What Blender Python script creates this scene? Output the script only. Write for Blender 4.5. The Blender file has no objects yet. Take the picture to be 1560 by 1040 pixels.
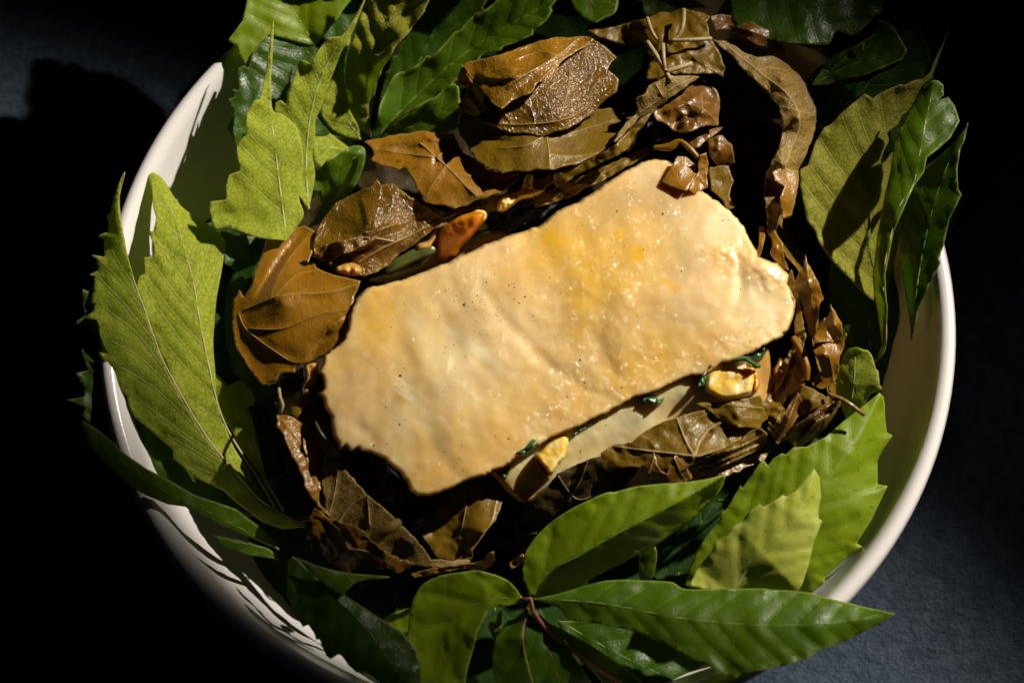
import bpy, bmesh, math, random
import numpy as np
from mathutils import Vector, noise as mnoise
from mathutils.geometry import delaunay_2d_cdt
random.seed(7)
C = bpy.context.scene.collection
R = math.radians
# ------------------------------------------------------------------ camera
TILT, DIST, FPX = R(20.0), 0.85, 3958.0
T0 = np.array((0.0, 0.0, 0.070))
CAM = T0 + DIST * np.array((0, -math.sin(TILT), math.cos(TILT)))
cd = bpy.data.cameras.new('camera'); cam = bpy.data.objects.new('camera', cd); C.objects.link(cam)
cam.location = CAM; cam.rotation_euler = (TILT, 0, 0)
cd.sensor_width = 36; cd.lens = FPX / 1560 * 36
cd.clip_start = 0.02; cd.clip_end = 50
cd.dof.use_dof = True; cd.dof.focus_distance = DIST - 0.002; cd.dof.aperture_fstop = 7.0
bpy.context.scene.camera = cam
# ------------------------------------------------------------------ light
w = bpy.data.worlds.new('World'); bpy.context.scene.world = w; w.use_nodes = True
w.node_tree.nodes['Background'].inputs[0].default_value = (0.55, 0.75, 1.0, 1)
w.node_tree.nodes['Background'].inputs[1].default_value = 0.0025
AZ, EL = R(36), R(36)
LD = Vector((math.cos(EL) * math.cos(AZ), math.cos(EL) * math.sin(AZ), math.sin(EL)))
ld = bpy.data.lights.new('spot_lamp', 'SPOT'); lo = bpy.data.objects.new('spot_lamp', ld); C.objects.link(lo)
AIM = Vector((0.006, 0.014, 0.065))
lo.location = AIM + LD * 2.0
from mathutils import Matrix
zx = LD; xx = Vector((1.0, -0.60, 0)); xx = (xx - zx * xx.dot(zx)).normalized(); yx = zx.cross(xx)
lo.matrix_world = Matrix.Translation(lo.location) @ Matrix((xx, yx, zx)).transposed().to_4x4() @ Matrix.Diagonal((1.0, 0.23, 1.0, 1.0))
ld.energy = 308; ld.color = (1.0, 0.925, 0.79); ld.shadow_soft_size = 0.02
ld.spot_size = R(18.5); ld.spot_blend = 0.6
sc = bpy.context.scene
sc.view_settings.view_transform = 'Standard'; sc.view_settings.look = 'None'
sc.view_settings.exposure = 0.0; sc.view_settings.gamma = 1
sc.cycles.max_bounces = 8; sc.cycles.transmission_bounces = 6

# ------------------------------------------------------------------ helpers
RT = np.array((1.0, 0, 0)); UP = np.array((0, math.cos(TILT), math.sin(TILT))); FW = np.array((0, math.sin(TILT), -math.cos(TILT)))
def PW(xy, zmm):
    xy = np.atleast_2d(np.asarray(xy, float)); z = np.broadcast_to(np.asarray(zmm, float), (len(xy),)) / 1000
    d = FW[None] + ((xy[:, 0] - 780) / FPX)[:, None] * RT + ((520 - xy[:, 1]) / FPX)[:, None] * UP
    k = (z - CAM[2]) / d[:, 2]
    return CAM[None] + d * k[:, None]
rng0 = np.random.RandomState(5)
_perm = rng0.permutation(256); _ga = rng0.rand(256) * 2 * math.pi
def perlin(x, y):
    xi = np.floor(x).astype(int); yi = np.floor(y).astype(int); xf = x - xi; yf = y - yi
    def g(ix, iy, dx, dy):
        a = _ga[_perm[(_perm[ix & 255] + iy) & 255]]
        return np.cos(a) * dx + np.sin(a) * dy
    u = xf * xf * xf * (xf * (xf * 6 - 15) + 10); v = yf * yf * yf * (yf * (yf * 6 - 15) + 10)
    a = g(xi, yi, xf, yf); b = g(xi + 1, yi, xf - 1, yf); c = g(xi, yi + 1, xf, yf - 1); d = g(xi + 1, yi + 1, xf - 1, yf - 1)
    return (a + u * (b - a)) * (1 - v) + (c + u * (d - c)) * v
def fbm(P, sc_, oct=3, seed=0.0):
    o = 0; a = 1; f = 1 / sc_
    for i in range(oct):
        o = o + a * perlin(P[:, 0] * f + seed * 7.3 + i * 11, P[:, 1] * f + seed * 3.7 + i * 5); a *= .5; f *= 2
    return o
def ridged(P, sc_, oct=2, seed=0.0):
    o = 0; a = 1; f = 1 / sc_
    for i in range(oct):
        n = perlin(P[:, 0] * f + seed * 5.1 + i * 9, P[:, 1] * f + seed * 2.9 + i * 4)
        o = o + a * (1 - np.minimum(1, np.sqrt(n * n + .004) * 2.2)); a *= .4; f *= 2.1
    return o
def catmull(pts, step=4.0, closed=False):
    p = np.asarray(pts, float); n = len(p); out = []
    if n < 3 and not closed:
        L = np.linalg.norm(p[-1, :2] - p[0, :2]); k = max(2, int(L / step))
        return np.array([p[0] + (p[-1] - p[0]) * i / k for i in range(k + 1)])
    rngi = range(n) if closed else range(n - 1)
    for i in rngi:
        if closed: a, b, c, d = p[i - 1], p[i], p[(i + 1) % n], p[(i + 2) % n]
        else: a, b, c, d = p[max(i - 1, 0)], p[i], p[i + 1], p[min(i + 2, n - 1)]
        k = max(1, int(np.linalg.norm(c[:2] - b[:2]) / step))
        for j in range(k):
            t = j / k
            out.append(.5 * ((2 * b) + (c - a) * t + (2 * a - 5 * b + 4 * c - d) * t * t + (3 * b - a - 3 * c + d) * t ** 3))
    if not closed: out.append(p[-1])
    return np.array(out)
def resample(p, step, closed=False):
    p = np.asarray(p, float); out = []
    n = len(p); m = n if closed else n - 1
    for i in range(m):
        a, b = p[i], p[(i + 1) % n]; k = max(1, int(np.linalg.norm((b - a)[:2]) / step))
        for j in range(k): out.append(a + (b - a) * j / k)
    if not closed: out.append(p[-1])
    return np.array(out)
def dist_poly(P, poly, closed=False):
    """distance, signed side, arclength fraction to polyline"""
    A = np.asarray(poly, float)[:, :2]
    B = np.roll(A, -1, 0) if closed else A[1:]
    if not closed: A = A[:-1]
    seg = B - A; L2 = np.maximum((seg ** 2).sum(1), 1e-9)
    cum = np.concatenate([[0], np.cumsum(np.sqrt(L2))])
    best = np.full(len(P), 1e18); side = np.zeros(len(P)); tt = np.zeros(len(P))
    CH = 3000
    for s in range(0, len(P), CH):
        q = P[s:s + CH]
        d = q[:, None, :] - A[None]
        t = np.clip((d * seg[None]).sum(2) / L2[None], 0, 1)
        r = d - t[:, :, None] * seg[None]
        dd = (r ** 2).sum(2); k = dd.argmin(1); ar = np.arange(len(q))
        best[s:s + CH] = np.sqrt(dd[ar, k])
        side[s:s + CH] = np.sign(seg[k, 0] * d[ar, k, 1] - seg[k, 1] * d[ar, k, 0])
        tt[s:s + CH] = (cum[k] + t[ar, k] * np.sqrt(L2[k])) / cum[-1]
    return best, side, tt
def inside(P, poly):
    c = np.zeros(len(P), bool); n = len(poly); j = n - 1
    x, y = P[:, 0], P[:, 1]
    for i in range(n):
        xi, yi = poly[i]; xj, yj = poly[j]
        if yi != yj:
            k = ((yi > y) != (yj > y)) & (x < (xj - xi) * (y - yi) / (yj - yi) + xi)
            c ^= k
        j = i
    return c
def facet(P, sc_, seed=0.0):
    Q = P + sc_ * .25 * np.stack([fbm(P, sc_, 1, seed + 21), fbm(P, sc_, 1, seed + 33)], 1); f = 1 / sc_; o = 0
    for i, (a, m) in enumerate(((1., 1.), (-.8, 1.5), (.4, 2.9), (-.3, 4.3))):
        th = seed * 1.7 + i * 1.1; x = Q[:, 0] * math.cos(th) + Q[:, 1] * math.sin(th); y = -Q[:, 0] * math.sin(th) + Q[:, 1] * math.cos(th)
        n_ = perlin(x * f * m + seed * 3.3 + i * 17, y * f * m * .75 + seed + i * 5)
        o = o + a * (np.sqrt(n_ * n_ + .0008) - .2)
    return o * 2.2
def rbf(ctrl):
    c = np.asarray(ctrl, float); X = c[:, :2]; z = c[:, 2]; n = len(c)
    if n == 1: return lambda P: np.full(len(P), z[0])
    D = np.linalg.norm(X[:, None] - X[None], axis=2)
    if n < 4:
        return lambda P: (lambda W: (W * z[None]).sum(1) / W.sum(1))(1 / (np.linalg.norm(P[:, None] - X[None], axis=2) ** 2 + 25))
    M = np.zeros((n + 1, n + 1)); M[:n, :n] = D + np.eye(n) * -1.0; M[:n, n] = 1; M[n, :n] = 1
    wv = np.linalg.solve(M, np.append(z, 0))
    return lambda P: np.linalg.norm(P[:, None] - X[None], axis=2) @ wv[:n] + wv[n]
def tag(o, label=None, cat=None, group=None, kind=None):
    if label: o['label'] = label
    if cat: o['category'] = cat
    if group: o['group'] = group
    if kind: o['kind'] = kind
    return o
ORG = {}
def mkobj(name, V, F, mat, parent=None, attrs=None, uv=None, smooth=True, origin=None):
    V = np.asarray(V, float); org = V.mean(0) if origin is None else np.asarray(origin, float)
    if parent is not None: org = ORG[parent.name]
    me = bpy.data.meshes.new(name); me.from_pydata((V - org).tolist(), [], [tuple(f) for f in F])
    if attrs:
        for k, a in attrs.items():
            at = me.attributes.new(k, 'FLOAT', 'POINT'); at.data.foreach_set('value', np.asarray(a, np.float32))
    if uv is not None:
        ul = me.uv_layers.new(name='UVMap'); li = np.zeros(len(me.loops), np.int32); me.loops.foreach_get('vertex_index', li)
        ul.data.foreach_set('uv', np.asarray(uv, np.float32)[li].ravel())
    me.polygons.foreach_set('use_smooth', [smooth] * len(me.polygons))
    if mat: me.materials.append(mat)
    me.update(); me.validate()
    o = bpy.data.objects.new(name, me); C.objects.link(o)
    if parent is not None: o.parent = parent
    else: o.location = org
    ORG[o.name] = org
    return o
def build_sheet(name, outline, zfun, veins=(), rib=None, sp=4.0, mat=None, thick=0.3, parent=None, seed=0, uvoff=None):
    outline = np.asarray(outline, float)
    lo_, hi_ = outline.min(0), outline.max(0)
    xs = np.arange(lo_[0], hi_[0], sp); ys = np.arange(lo_[1], hi_[1], sp * .87)
    gx, gy = np.meshgrid(xs, ys); gx = gx + (np.arange(len(ys)) % 2)[:, None] * sp / 2
    G = np.stack([gx.ravel(), gy.ravel()], 1); rs = np.random.RandomState(seed + 1); G += rs.uniform(-.2, .2, G.shape) * sp
    G = G[inside(G, outline)]
    if len(G): 
        d, _, _ = dist_poly(G, outline, True); G = G[d > sp * .45]
    vp = [resample(v, sp) for v in veins]
    VP = np.concatenate(vp) if vp else np.zeros((0, 2))
    if len(VP):
        VP = VP[inside(VP, outline)]; d, _, _ = dist_poly(VP, outline, True); VP = VP[d > sp * .5]
        if len(VP) and len(G):
            dm = np.full(len(G), 1e9)
            for v in vp: dm = np.minimum(dm, dist_poly(G, v)[0])
            G = G[dm > sp * .45]
    P = np.concatenate([outline, VP, G])
    n = len(outline)
    r = delaunay_2d_cdt([Vector(p) for p in P], [], [list(range(n))], 1, 1e-4)
    V2 = np.array([(v.x, v.y) for v in r[0]]); F = [f for f in r[2]]
    md, _, _ = dist_poly(V2, outline, True)
    rd = dist_poly(V2, rib)[0] if rib is not None else np.full(len(V2), 999.)
    vd = np.full(len(V2), 999.)
    for v in veins: vd = np.minimum(vd, dist_poly(V2, v)[0])
    z = zfun(V2, md, rd, vd)
    W = PW(V2, z)
    # triangles facing up
    a = V2[F[0][1]] - V2[F[0][0]]; b = V2[F[0][2]] - V2[F[0][0]]
    if a[0] * b[1] - a[1] * b[0] > 0: F = [f[::-1] for f in F]
    uv = V2 / 1000.0 + (rs.rand(2) if uvoff is None else 0)
    o = mkobj(name, W, F, mat, parent, {'vd': vd, 'rd': rd, 'md': md}, uv)
    if thick:
        s = o.modifiers.new('thickness', 'SOLIDIFY'); s.thickness = thick / 1000; s.offset = -1
    return o
def tube(name, pts, rad, mat, parent=None, seg=7, flat=1.0):
    """pts world Nx3, rad list or scalar (m)"""
    p = np.asarray(pts, float); n = len(p); rad = np.broadcast_to(np.asarray(rad, float), (n,))
    t = np.gradient(p, axis=0); t /= np.maximum(np.linalg.norm(t, axis=1), 1e-9)[:, None]
    up = np.array((0, 0, 1.0)); V = []; F = []
    for i in range(n):
        s = np.cross(t[i], up)
        if np.linalg.norm(s) < 1e-4: s = np.array((1.0, 0, 0))
        s /= np.linalg.norm(s); u = np.cross(s, t[i])
        for k in range(seg):
            a = 2 * math.pi * k / seg
            V.append(p[i] + rad[i] * (math.cos(a) * s + math.sin(a) * u * flat))
    for i in range(n - 1):
        for k in range(seg):
            k2 = (k + 1) % seg
            F.append((i * seg + k, i * seg + k2, (i + 1) * seg + k2, (i + 1) * seg + k))
    F.append(tuple(range(seg))[::-1]); F.append(tuple((n - 1) * seg + k for k in range(seg)))
    uv = np.array([((i * .003) % 1, k / seg * .01) for i in range(n) for k in range(seg)])
    return mkobj(name, V, F, mat, parent, uv=uv)
def smoothstep(x, a, b):
    t = np.clip((x - a) / (b - a), 0, 1); return t * t * (3 - 2 * t)

# ------------------------------------------------------------------ materials
def newmat(name):
    m = bpy.data.materials.new(name); m.use_nodes = True; nt = m.node_tree; nt.nodes.clear(); return m, nt
class NB:
    def __init__(s, nt): s.nt = nt; s.L = nt.links.new
    def n(s, t, **k):
        o = s.nt.nodes.new(t)
        for a, b in k.items(): setattr(o, a, b)
        return o
    def inp(s, sock, v):
        if hasattr(v, 'is_linked') or hasattr(v, 'links'): s.L(v, sock)
        else: sock.default_value = v
    def attr(s, name): return s.n('ShaderNodeAttribute', attribute_name=name).outputs['Fac']
    def mapr(s, v, a, b, c=0., d=1.):
        o = s.n('ShaderNodeMapRange'); s.inp(o.inputs[0], v)
        for i, x in zip((1, 2, 3, 4), (a, b, c, d)): o.inputs[i].default_value = x
        return o.outputs[0]
    def math(s, op, a, b=0.):
        o = s.n('ShaderNodeMath', operation=op); s.inp(o.inputs[0], a); s.inp(o.inputs[1], b); return o.outputs[0]
    def mix(s, f, a, b):
        o = s.n('ShaderNodeMix', data_type='RGBA'); s.inp(o.inputs[0], f); s.inp(o.inputs[6], a); s.inp(o.inputs[7], b); return o.outputs[2]
    def noise(s, vec, scale, detail=3., rough=.55, dist=0.):
        o = s.n('ShaderNodeTexNoise'); s.L(vec, o.inputs['Vector']); o.inputs['Scale'].default_value = scale
        o.inputs['Detail'].default_value = detail; o.inputs['Roughness'].default_value = rough; o.inputs['Distortion'].default_value = dist
        return o.outputs['Fac']
def c4(c): return (*c, 1.0)
def leaf_mat(name, c1, c2, vein, margin=None, rough=.45, transl=.4, tcol=None, tert=.35, tertcol=None, spec=.4, coat=0., vw=1.6, rw=2.2, bump=.25, fine=.5, wet=0., blot=None, veinamt=.8):
    m, nt = newmat(name); b = NB(nt)
    uv = b.n('ShaderNodeUVMap').outputs[0]
    n1 = b.noise(uv, 14, 4); n2 = b.noise(uv, 90, 3)
    col = b.mix(b.mapr(n1, .3, .7), c4(c1), c4(c2))
    col = b.mix(b.math('MULTIPLY', b.mapr(n2, .35, .75), .3), col, c4([x * .62 for x in c1]))
    if blot:
        nb = b.noise(uv, blot[1], 5, .6, .6)
        col = b.mix(b.mapr(nb, .52, .68, 0., blot[2]), col, c4(blot[0]))
    # tertiary net
    dn = b.n('ShaderNodeTexNoise'); b.L(uv, dn.inputs['Vector']); dn.inputs['Scale'].default_value = 60
    add = b.n('ShaderNodeVectorMath', operation='MULTIPLY_ADD'); b.L(dn.outputs['Color'], add.inputs[0]); add.inputs[1].default_value = (.012, .012, .012); b.L(uv, add.inputs[2])
    vo = b.n('ShaderNodeTexVoronoi', feature='DISTANCE_TO_EDGE'); b.L(add.outputs[0], vo.inputs['Vector']); vo.inputs['Scale'].default_value = 135
    net = b.mapr(vo.outputs['Distance'], .0, .11, 1., 0.)
    vo2 = b.n('ShaderNodeTexVoronoi', feature='DISTANCE_TO_EDGE'); b.L(add.outputs[0], vo2.inputs['Vector']); vo2.inputs['Scale'].default_value = 260
    net2 = b.mapr(vo2.outputs['Distance'], .0, .12, 1., 0.)
    tc = tertcol or vein
    col = b.mix(b.math('MULTIPLY', net, tert), col, c4(tc))
    col = b.mix(b.math('MULTIPLY', net2, tert * .4), col, c4(tc))
    wob = b.math('MULTIPLY', b.math('SUBTRACT', n2, .5), 1.2)
    vd = b.math('ADD', b.attr('vd'), wob); rd = b.math('ADD', b.attr('rd'), wob)
    vm = b.mapr(vd, vw * .35, vw * 1.3, 1., 0.); rm = b.mapr(rd, rw * .4, rw * 1.3, 1., 0.)
    vmask = b.math('MAXIMUM', vm, rm)
    col = b.mix(b.math('MULTIPLY', vmask, veinamt), col, c4(vein))
    sp_ = b.mapr(b.noise(uv, 85, 2, .5), .665, .70, 0., .6); col = b.mix(sp_, col, c4([x * .35 for x in c1]))
    if margin:
        mm = b.mapr(b.attr('md'), .6, 3.0, 1., 0.)
        col = b.mix(b.math('MULTIPLY', mm, b.mapr(n1, .3, .6, .25, .9)), col, c4(margin))
    p = b.n('ShaderNodeBsdfPrincipled'); b.inp(p.inputs['Base Color'], col)
    rn = b.mapr(b.noise(uv, 55, 4), .35, .7, rough * .75, min(1, rough * 1.3)); b.inp(p.inputs['Roughness'], rn)
    p.inputs['Specular IOR Level'].default_value = spec
    p.inputs['Coat Weight'].default_value = coat; p.inputs['Coat Roughness'].default_value = .22
    bh = b.math('ADD', b.math('MULTIPLY', vmask, 1.0), b.math('ADD', b.math('MULTIPLY', net, .45), b.math('MULTIPLY', b.noise(uv, 320, 3, .7), fine)))
    if wet: bh = b.math('ADD', bh, b.math('MULTIPLY', b.noise(uv, 120, 5, .75, 1.0), wet))
    bp = b.n('ShaderNodeBump'); bp.inputs['Strength'].default_value = bump; bp.inputs['Distance'].default_value = .0009; b.L(bh, bp.inputs['Height'])
    b.L(bp.outputs[0], p.inputs['Normal'])
    if coat and wet: b.L(bp.outputs[0], p.inputs['Coat Normal'])
    out = b.n('ShaderNodeOutputMaterial')
    if transl > 0:
        tr = b.n('ShaderNodeBsdfTranslucent')
        tcm = b.mix(b.math('MULTIPLY', vmask, .5), c4(tcol or c1), c4([x * .5 for x in (tcol or c1)])); b.L(tcm, tr.inputs[0])
        ms = b.n('ShaderNodeMixShader'); ms.inputs[0].default_value = transl
        b.L(p.outputs[0], ms.inputs[1]); b.L(tr.outputs[0], ms.inputs[2]); b.L(ms.outputs[0], out.inputs[0])
    else: b.L(p.outputs[0], out.inputs[0])
    return m
TG = (.42, .75, .04)
M = {}
TG = (.62, .80, .004)
M['pale'] = leaf_mat('leaf_underside_pale', (.40, .435, .022), (.48, .50, .045), (.50, .49, .13), (.46, .46, .09), .7, .42, TG, .7, (.15, .22, .022), .2, vw=1.0, rw=1.6, veinamt=.7, bump=.3)
M['under'] = leaf_mat('leaf_underside_green', (.35, .39, .022), (.43, .45, .05), (.48, .46, .15), (.42, .43, .08), .68, .42, TG, .5, (.12, .19, .025), .2, vw=1.1, rw=1.6, veinamt=.7, bump=.3)
M['olive'] = leaf_mat('leaf_underside_olive', (.40, .38, .022), (.46, .40, .05), (.50, .46, .13), (.40, .28, .10), .65, .40, TG, .6, (.09, .13, .015), .25, vw=1.1, rw=1.6, veinamt=.6, bump=.3)
M['top'] = leaf_mat('leaf_top_green', (.052, .112, .001), (.092, .165, .002), (.16, .23, .012), (.26, .34, .06), .42, .36, TG, .2, (.04, .10, .004), .4, vw=1.0, rw=1.5, veinamt=.75, bump=.14)
M['deep'] = leaf_mat('leaf_top_deep_green', (.026, .070, .001), (.045, .095, .002), (.09, .14, .012), (.26, .22, .08), .38, .28, (.3, .6, .02), .10, None, .35, vw=1.0, rw=1.5, veinamt=.5, bump=.16)
M['lime'] = leaf_mat('leaf_top_lime', (.17, .245, .001), (.27, .34, .004), (.26, .32, .02), (.34, .42, .09), .48, .40, TG, .18, (.10, .19, .008), .35, vw=.9, rw=1.4, veinamt=.6, bump=.12)
M['frost'] = leaf_mat('leaf_top_soft_green', (.42, .46, .04), (.54, .52, .13), (.42, .46, .1), (.36, .46, .14), .45, .35, TG, .18, (.28, .34, .02), .35, vw=.9, rw=1.4, veinamt=.6, bump=.12)
BT = (.5, .26, .02)
M['gold'] = leaf_mat('cooked_leaf_gold', (.29, .118, .001), (.37, .170, .003), (.44, .27, .045), (.34, .21, .04), .42, .20, BT, .16, (.34, .20, .04), .45, .25, .9, 1.5, .18, .25, .25, ((.16, .078, .006), 16, .6), .6)
M['brown'] = leaf_mat('cooked_leaf_brown', (.155, .085, .002), (.225, .132, .004), (.33, .22, .045), (.24, .15, .03), .45, .18, BT, .14, (.25, .16, .035), .3, .12, .9, 1.5, .2, .3, .3, ((.085, .045, .006), 14, .6), .6)
M['wet'] = leaf_mat('cooked_leaf_wet', (.15, .066, .001), (.25, .122, .003), (.36, .20, .025), (.28, .15, .02), .27, .15, BT, .12, (.27, .14, .015), .45, .55, .9, 1.5, .45, .2, .9, ((.065, .034, .005), 11, .75), .55)
M['wetgold'] = leaf_mat('cooked_leaf_wet_gold', (.28, .115, .001), (.36, .165, .003), (.42, .26, .04), (.34, .21, .04), .34, .18, BT, .12, (.32, .19, .035), .5, .9, .9, 1.5, .4, .2, .9, ((.13, .062, .006), 14, .6), .5)
M['matte'] = leaf_mat('cooked_leaf_underside', (.21, .115, .012), (.27, .155, .022), (.38, .28, .10), (.31, .21, .06), .55, .15, BT, .55, (.35, .26, .10), .35, .1, 1.2, 1.6, .35, .4, .3, ((.13, .075, .012), 14, .55), .7)
M['rust'] = leaf_mat('cooked_leaf_rust', (.15, .060, .004), (.22, .095, .008), (.28, .17, .05), (.32, .18, .07), .38, .15, BT, .12, (.23, .13, .035), .5, .3, .9, 1.4, .2, .3, .3, ((.075, .035, .008), 16, .6), .5)
M['char'] = leaf_mat('cooked_leaf_black', (.008, .010, .012), (.016, .014, .012), (.02, .02, .02), None, .24, 0, None, .2, (.004, .004, .004), .4, .3, 1.2, 1.6, .6, .4, 1.2)
M['bed'] = leaf_mat('cooked_leaf_painted_shade', (.026, .017, .004), (.04, .026, .006), (.075, .05, .015), None, .6, .0, BT, .2, (.06, .04, .012), .12, 0, .9, 1.4, .3)  # darkened cooked brown: shade of the lower layers is put into the colour
M['shadegreen'] = leaf_mat('leaf_painted_shade_green', (.012, .038, .004), (.018, .05, .005), (.03, .06, .01), None, .65, .04, (.1, .25, .02), .1, None, .12)  # near-black copy of leaf green, painting the shade of the gaps
def simple(name, c1, c2, scale, rough, spec=.5, bump=0., bscale=200., sss=0., coat=0., obj=True, c3=None):
    m, nt = newmat(name); b = NB(nt)
    co = b.n('ShaderNodeTexCoord').outputs['Object']
    n1 = b.noise(co, scale, 4)
    col = b.mix(b.mapr(n1, .35, .65), c4(c1), c4(c2))
    if c3: col = b.mix(b.mapr(b.noise(co, scale * 2.7, 3), .55, .7), col, c4(c3))
    p = b.n('ShaderNodeBsdfPrincipled'); b.inp(p.inputs['Base Color'], col)
    p.inputs['Roughness'].default_value = rough; p.inputs['Specular IOR Level'].default_value = spec
    p.inputs['Coat Weight'].default_value = coat; p.inputs['Coat Roughness'].default_value = .12
    if sss:
        p.inputs['Subsurface Weight'].default_value = sss; p.inputs['Subsurface Radius'].default_value = (1.0, .45, .16); p.inputs['Subsurface Scale'].default_value = .004
    if bump:
        bp = b.n('ShaderNodeBump'); bp.inputs['Strength'].default_value = bump; bp.inputs['Distance'].default_value = .0008
        b.L(b.noise(co, bscale, 4, .65), bp.inputs['Height']); b.L(bp.outputs[0], p.inputs['Normal'])
        if coat: b.L(bp.outputs[0], p.inputs['Coat Normal'])
    out = b.n('ShaderNodeOutputMaterial'); b.L(p.outputs[0], out.inputs[0])
    return m
M['ribpale'] = simple('rib_pale', (.40, .46, .19), (.34, .42, .15), 120, .55)
M['ribpink'] = simple('rib_pink', (.46, .38, .18), (.44, .33, .19), 60, .5)
M['ribred'] = simple('rib_red', (.20, .055, .03), (.26, .10, .045), 60, .45)
M['ribgreen'] = simple('rib_green', (.16, .27, .05), (.12, .22, .035), 120, .45)
M['ribbrown'] = simple('rib_brown', (.33, .22, .08), (.26, .16, .05), 150, .4, .5, .3, 900)
M['ribstraw'] = simple('rib_straw', (.36, .27, .13), (.29, .20, .08), 150, .5, .5, .3, 900)
M['china'] = simple('bowl_glazed_china', (.75, .71, .70), (.72, .68, .67), 12, .22, .5, .06, 900, 0., .35)
M['orange'] = simple('carrot_orange', (.62, .17, .004), (.72, .27, .012), 140, .32, .5, .2, 400, .4, .4)
M['squash'] = simple('squash_yellow', (.74, .46, .04), (.78, .55, .14), 150, .42, .45, .12, 350, .5, .2, c3=(.82, .70, .42))
M['spin'] = simple('spinach_green', (.02, .075, .02), (.035, .12, .03), 200, .25, .6, .4, 500, .1, .5)
M['bean'] = simple('bean_green', (.07, .10, .02), (.12, .13, .03), 120, .3, .6, .4, 400, .1, .4)
M['zest'] = simple('zest_yellow', (.80, .52, .04), (.80, .58, .14), 200, .35, .5, .1, 400, .4, .2)
M['pepper'] = simple('pepper_black', (.02, .012, .008), (.05, .03, .015), 900, .5)
M['fleck'] = simple('herb_fleck', (.07, .05, .02), (.11, .09, .03), 600, .4)
def fish_mat():
    m, nt = newmat('fish_in_cream_sauce'); b = NB(nt)
    uv = b.n('ShaderNodeUVMap').outputs[0]
    n1 = b.noise(uv, 7.5, 4, .55, .4); n2 = b.noise(uv, 24, 4, .6, .6); n3 = b.noise(uv, 11, 3, .5, .8); n4 = b.noise(uv, 170, 3, .6)
    yl = b.attr('yl')
    col = b.mix(b.mapr(n1, .42, .60), c4((.75, .54, .25)), c4((.75, .475, .14)))
    col = b.mix(b.math('MULTIPLY', yl, b.mapr(n2, .3, .55, .55, 1.)), col, c4((.76, .45, .03)))
    col = b.mix(b.math('MULTIPLY', b.attr('zest'), .85), col, c4((.80, .46, .005)))
    col = b.mix(b.mapr(n3, .56, .70, 0., .6), col, c4((.56, .36, .14)))
    col = b.mix(b.mapr(n2, .56, .72, 0., .55), col, c4((.78, .62, .33)))
    col = b.mix(b.mapr(n2, .44, .30, 0., .35), col, c4((.70, .40, .09)))
    col = b.mix(b.mapr(n4, .35, .7, .12, 0.), col, c4((.5, .3, .12)))
    mp0 = b.n('ShaderNodeMapping'); b.L(uv, mp0.inputs[0]); mp0.inputs['Rotation'].default_value = (0, 0, R(-38))
    mp = b.n('ShaderNodeMapping'); b.L(mp0.outputs[0], mp.inputs[0]); mp.inputs['Scale'].default_value = (7, 26, 1)
    fl = b.noise(mp.outputs[0], 1.0, 4, .6, .3)
    flm = b.math('MULTIPLY', b.attr('flake'), 1.0)
    col = b.mix(b.math('MULTIPLY', b.mapr(fl, .55, .68), flm), col, c4((.82, .70, .43)))
    col = b.mix(b.math('MULTIPLY', b.mapr(fl, .45, .33), b.math('MULTIPLY', flm, .45)), col, c4((.55, .36, .16)))
    ed = b.mapr(b.attr('md'), 1.0, 9, .6, 0.)
    col = b.mix(b.math('MULTIPLY', ed, b.mapr(n2, .3, .7, .2, .85)), col, c4((.62, .34, .10)))
    gz = b.attr('grey'); col = b.mix(b.math('MULTIPLY', gz, .55), col, c4((.50, .34, .15)))
    wh = b.attr('white'); col = b.mix(b.math('MULTIPLY', wh, .8), col, c4((.80, .67, .39)))
    p = b.n('ShaderNodeBsdfPrincipled'); b.inp(p.inputs['Base Color'], col)
    wet = b.attr('wet')
    b.inp(p.inputs['Roughness'], b.mapr(b.math('ADD', wet, b.math('MULTIPLY', b.math('SUBTRACT', n2, .5), .6)), 0., 1., .52, .22))
    p.inputs['Subsurface Weight'].default_value = .85; p.inputs['Subsurface Radius'].default_value = (1., .6, .3); p.inputs['Subsurface Scale'].default_value = .005
    p.inputs['Specular IOR Level'].default_value = .5
    b.inp(p.inputs['Coat Weight'], b.mapr(b.math('MULTIPLY', b.math('ADD', wet, .4), b.mapr(b.noise(uv, 40, 4, .6), .40, .55)), 0., 1., 0.05, 1.)); p.inputs['Coat Roughness'].default_value = .11
    h = b.math('ADD', b.math('MULTIPLY', b.noise(uv, 45, 3, .5), 1.0), b.math('MULTIPLY', n4, .12))
    bp = b.n('ShaderNodeBump'); bp.inputs['Distance'].default_value = .0012; b.inp(bp.inputs['Strength'], b.mapr(wet, 0., 1., .04, .12)); b.L(h, bp.inputs['Height'])
    b.L(bp.outputs[0], p.inputs['Normal'])
    h2 = b.noise(uv, 62, 4, .55, .5); bp2 = b.n('ShaderNodeBump'); bp2.inputs['Distance'].default_value = .0024; bp2.inputs['Strength'].default_value = 1.0; b.L(h2, bp2.inputs['Height'])
    b.L(bp2.outputs[0], p.inputs['Coat Normal'])
    out = b.n('ShaderNodeOutputMaterial'); b.L(p.outputs[0], out.inputs[0]); return m
M['fish'] = fish_mat()
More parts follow.
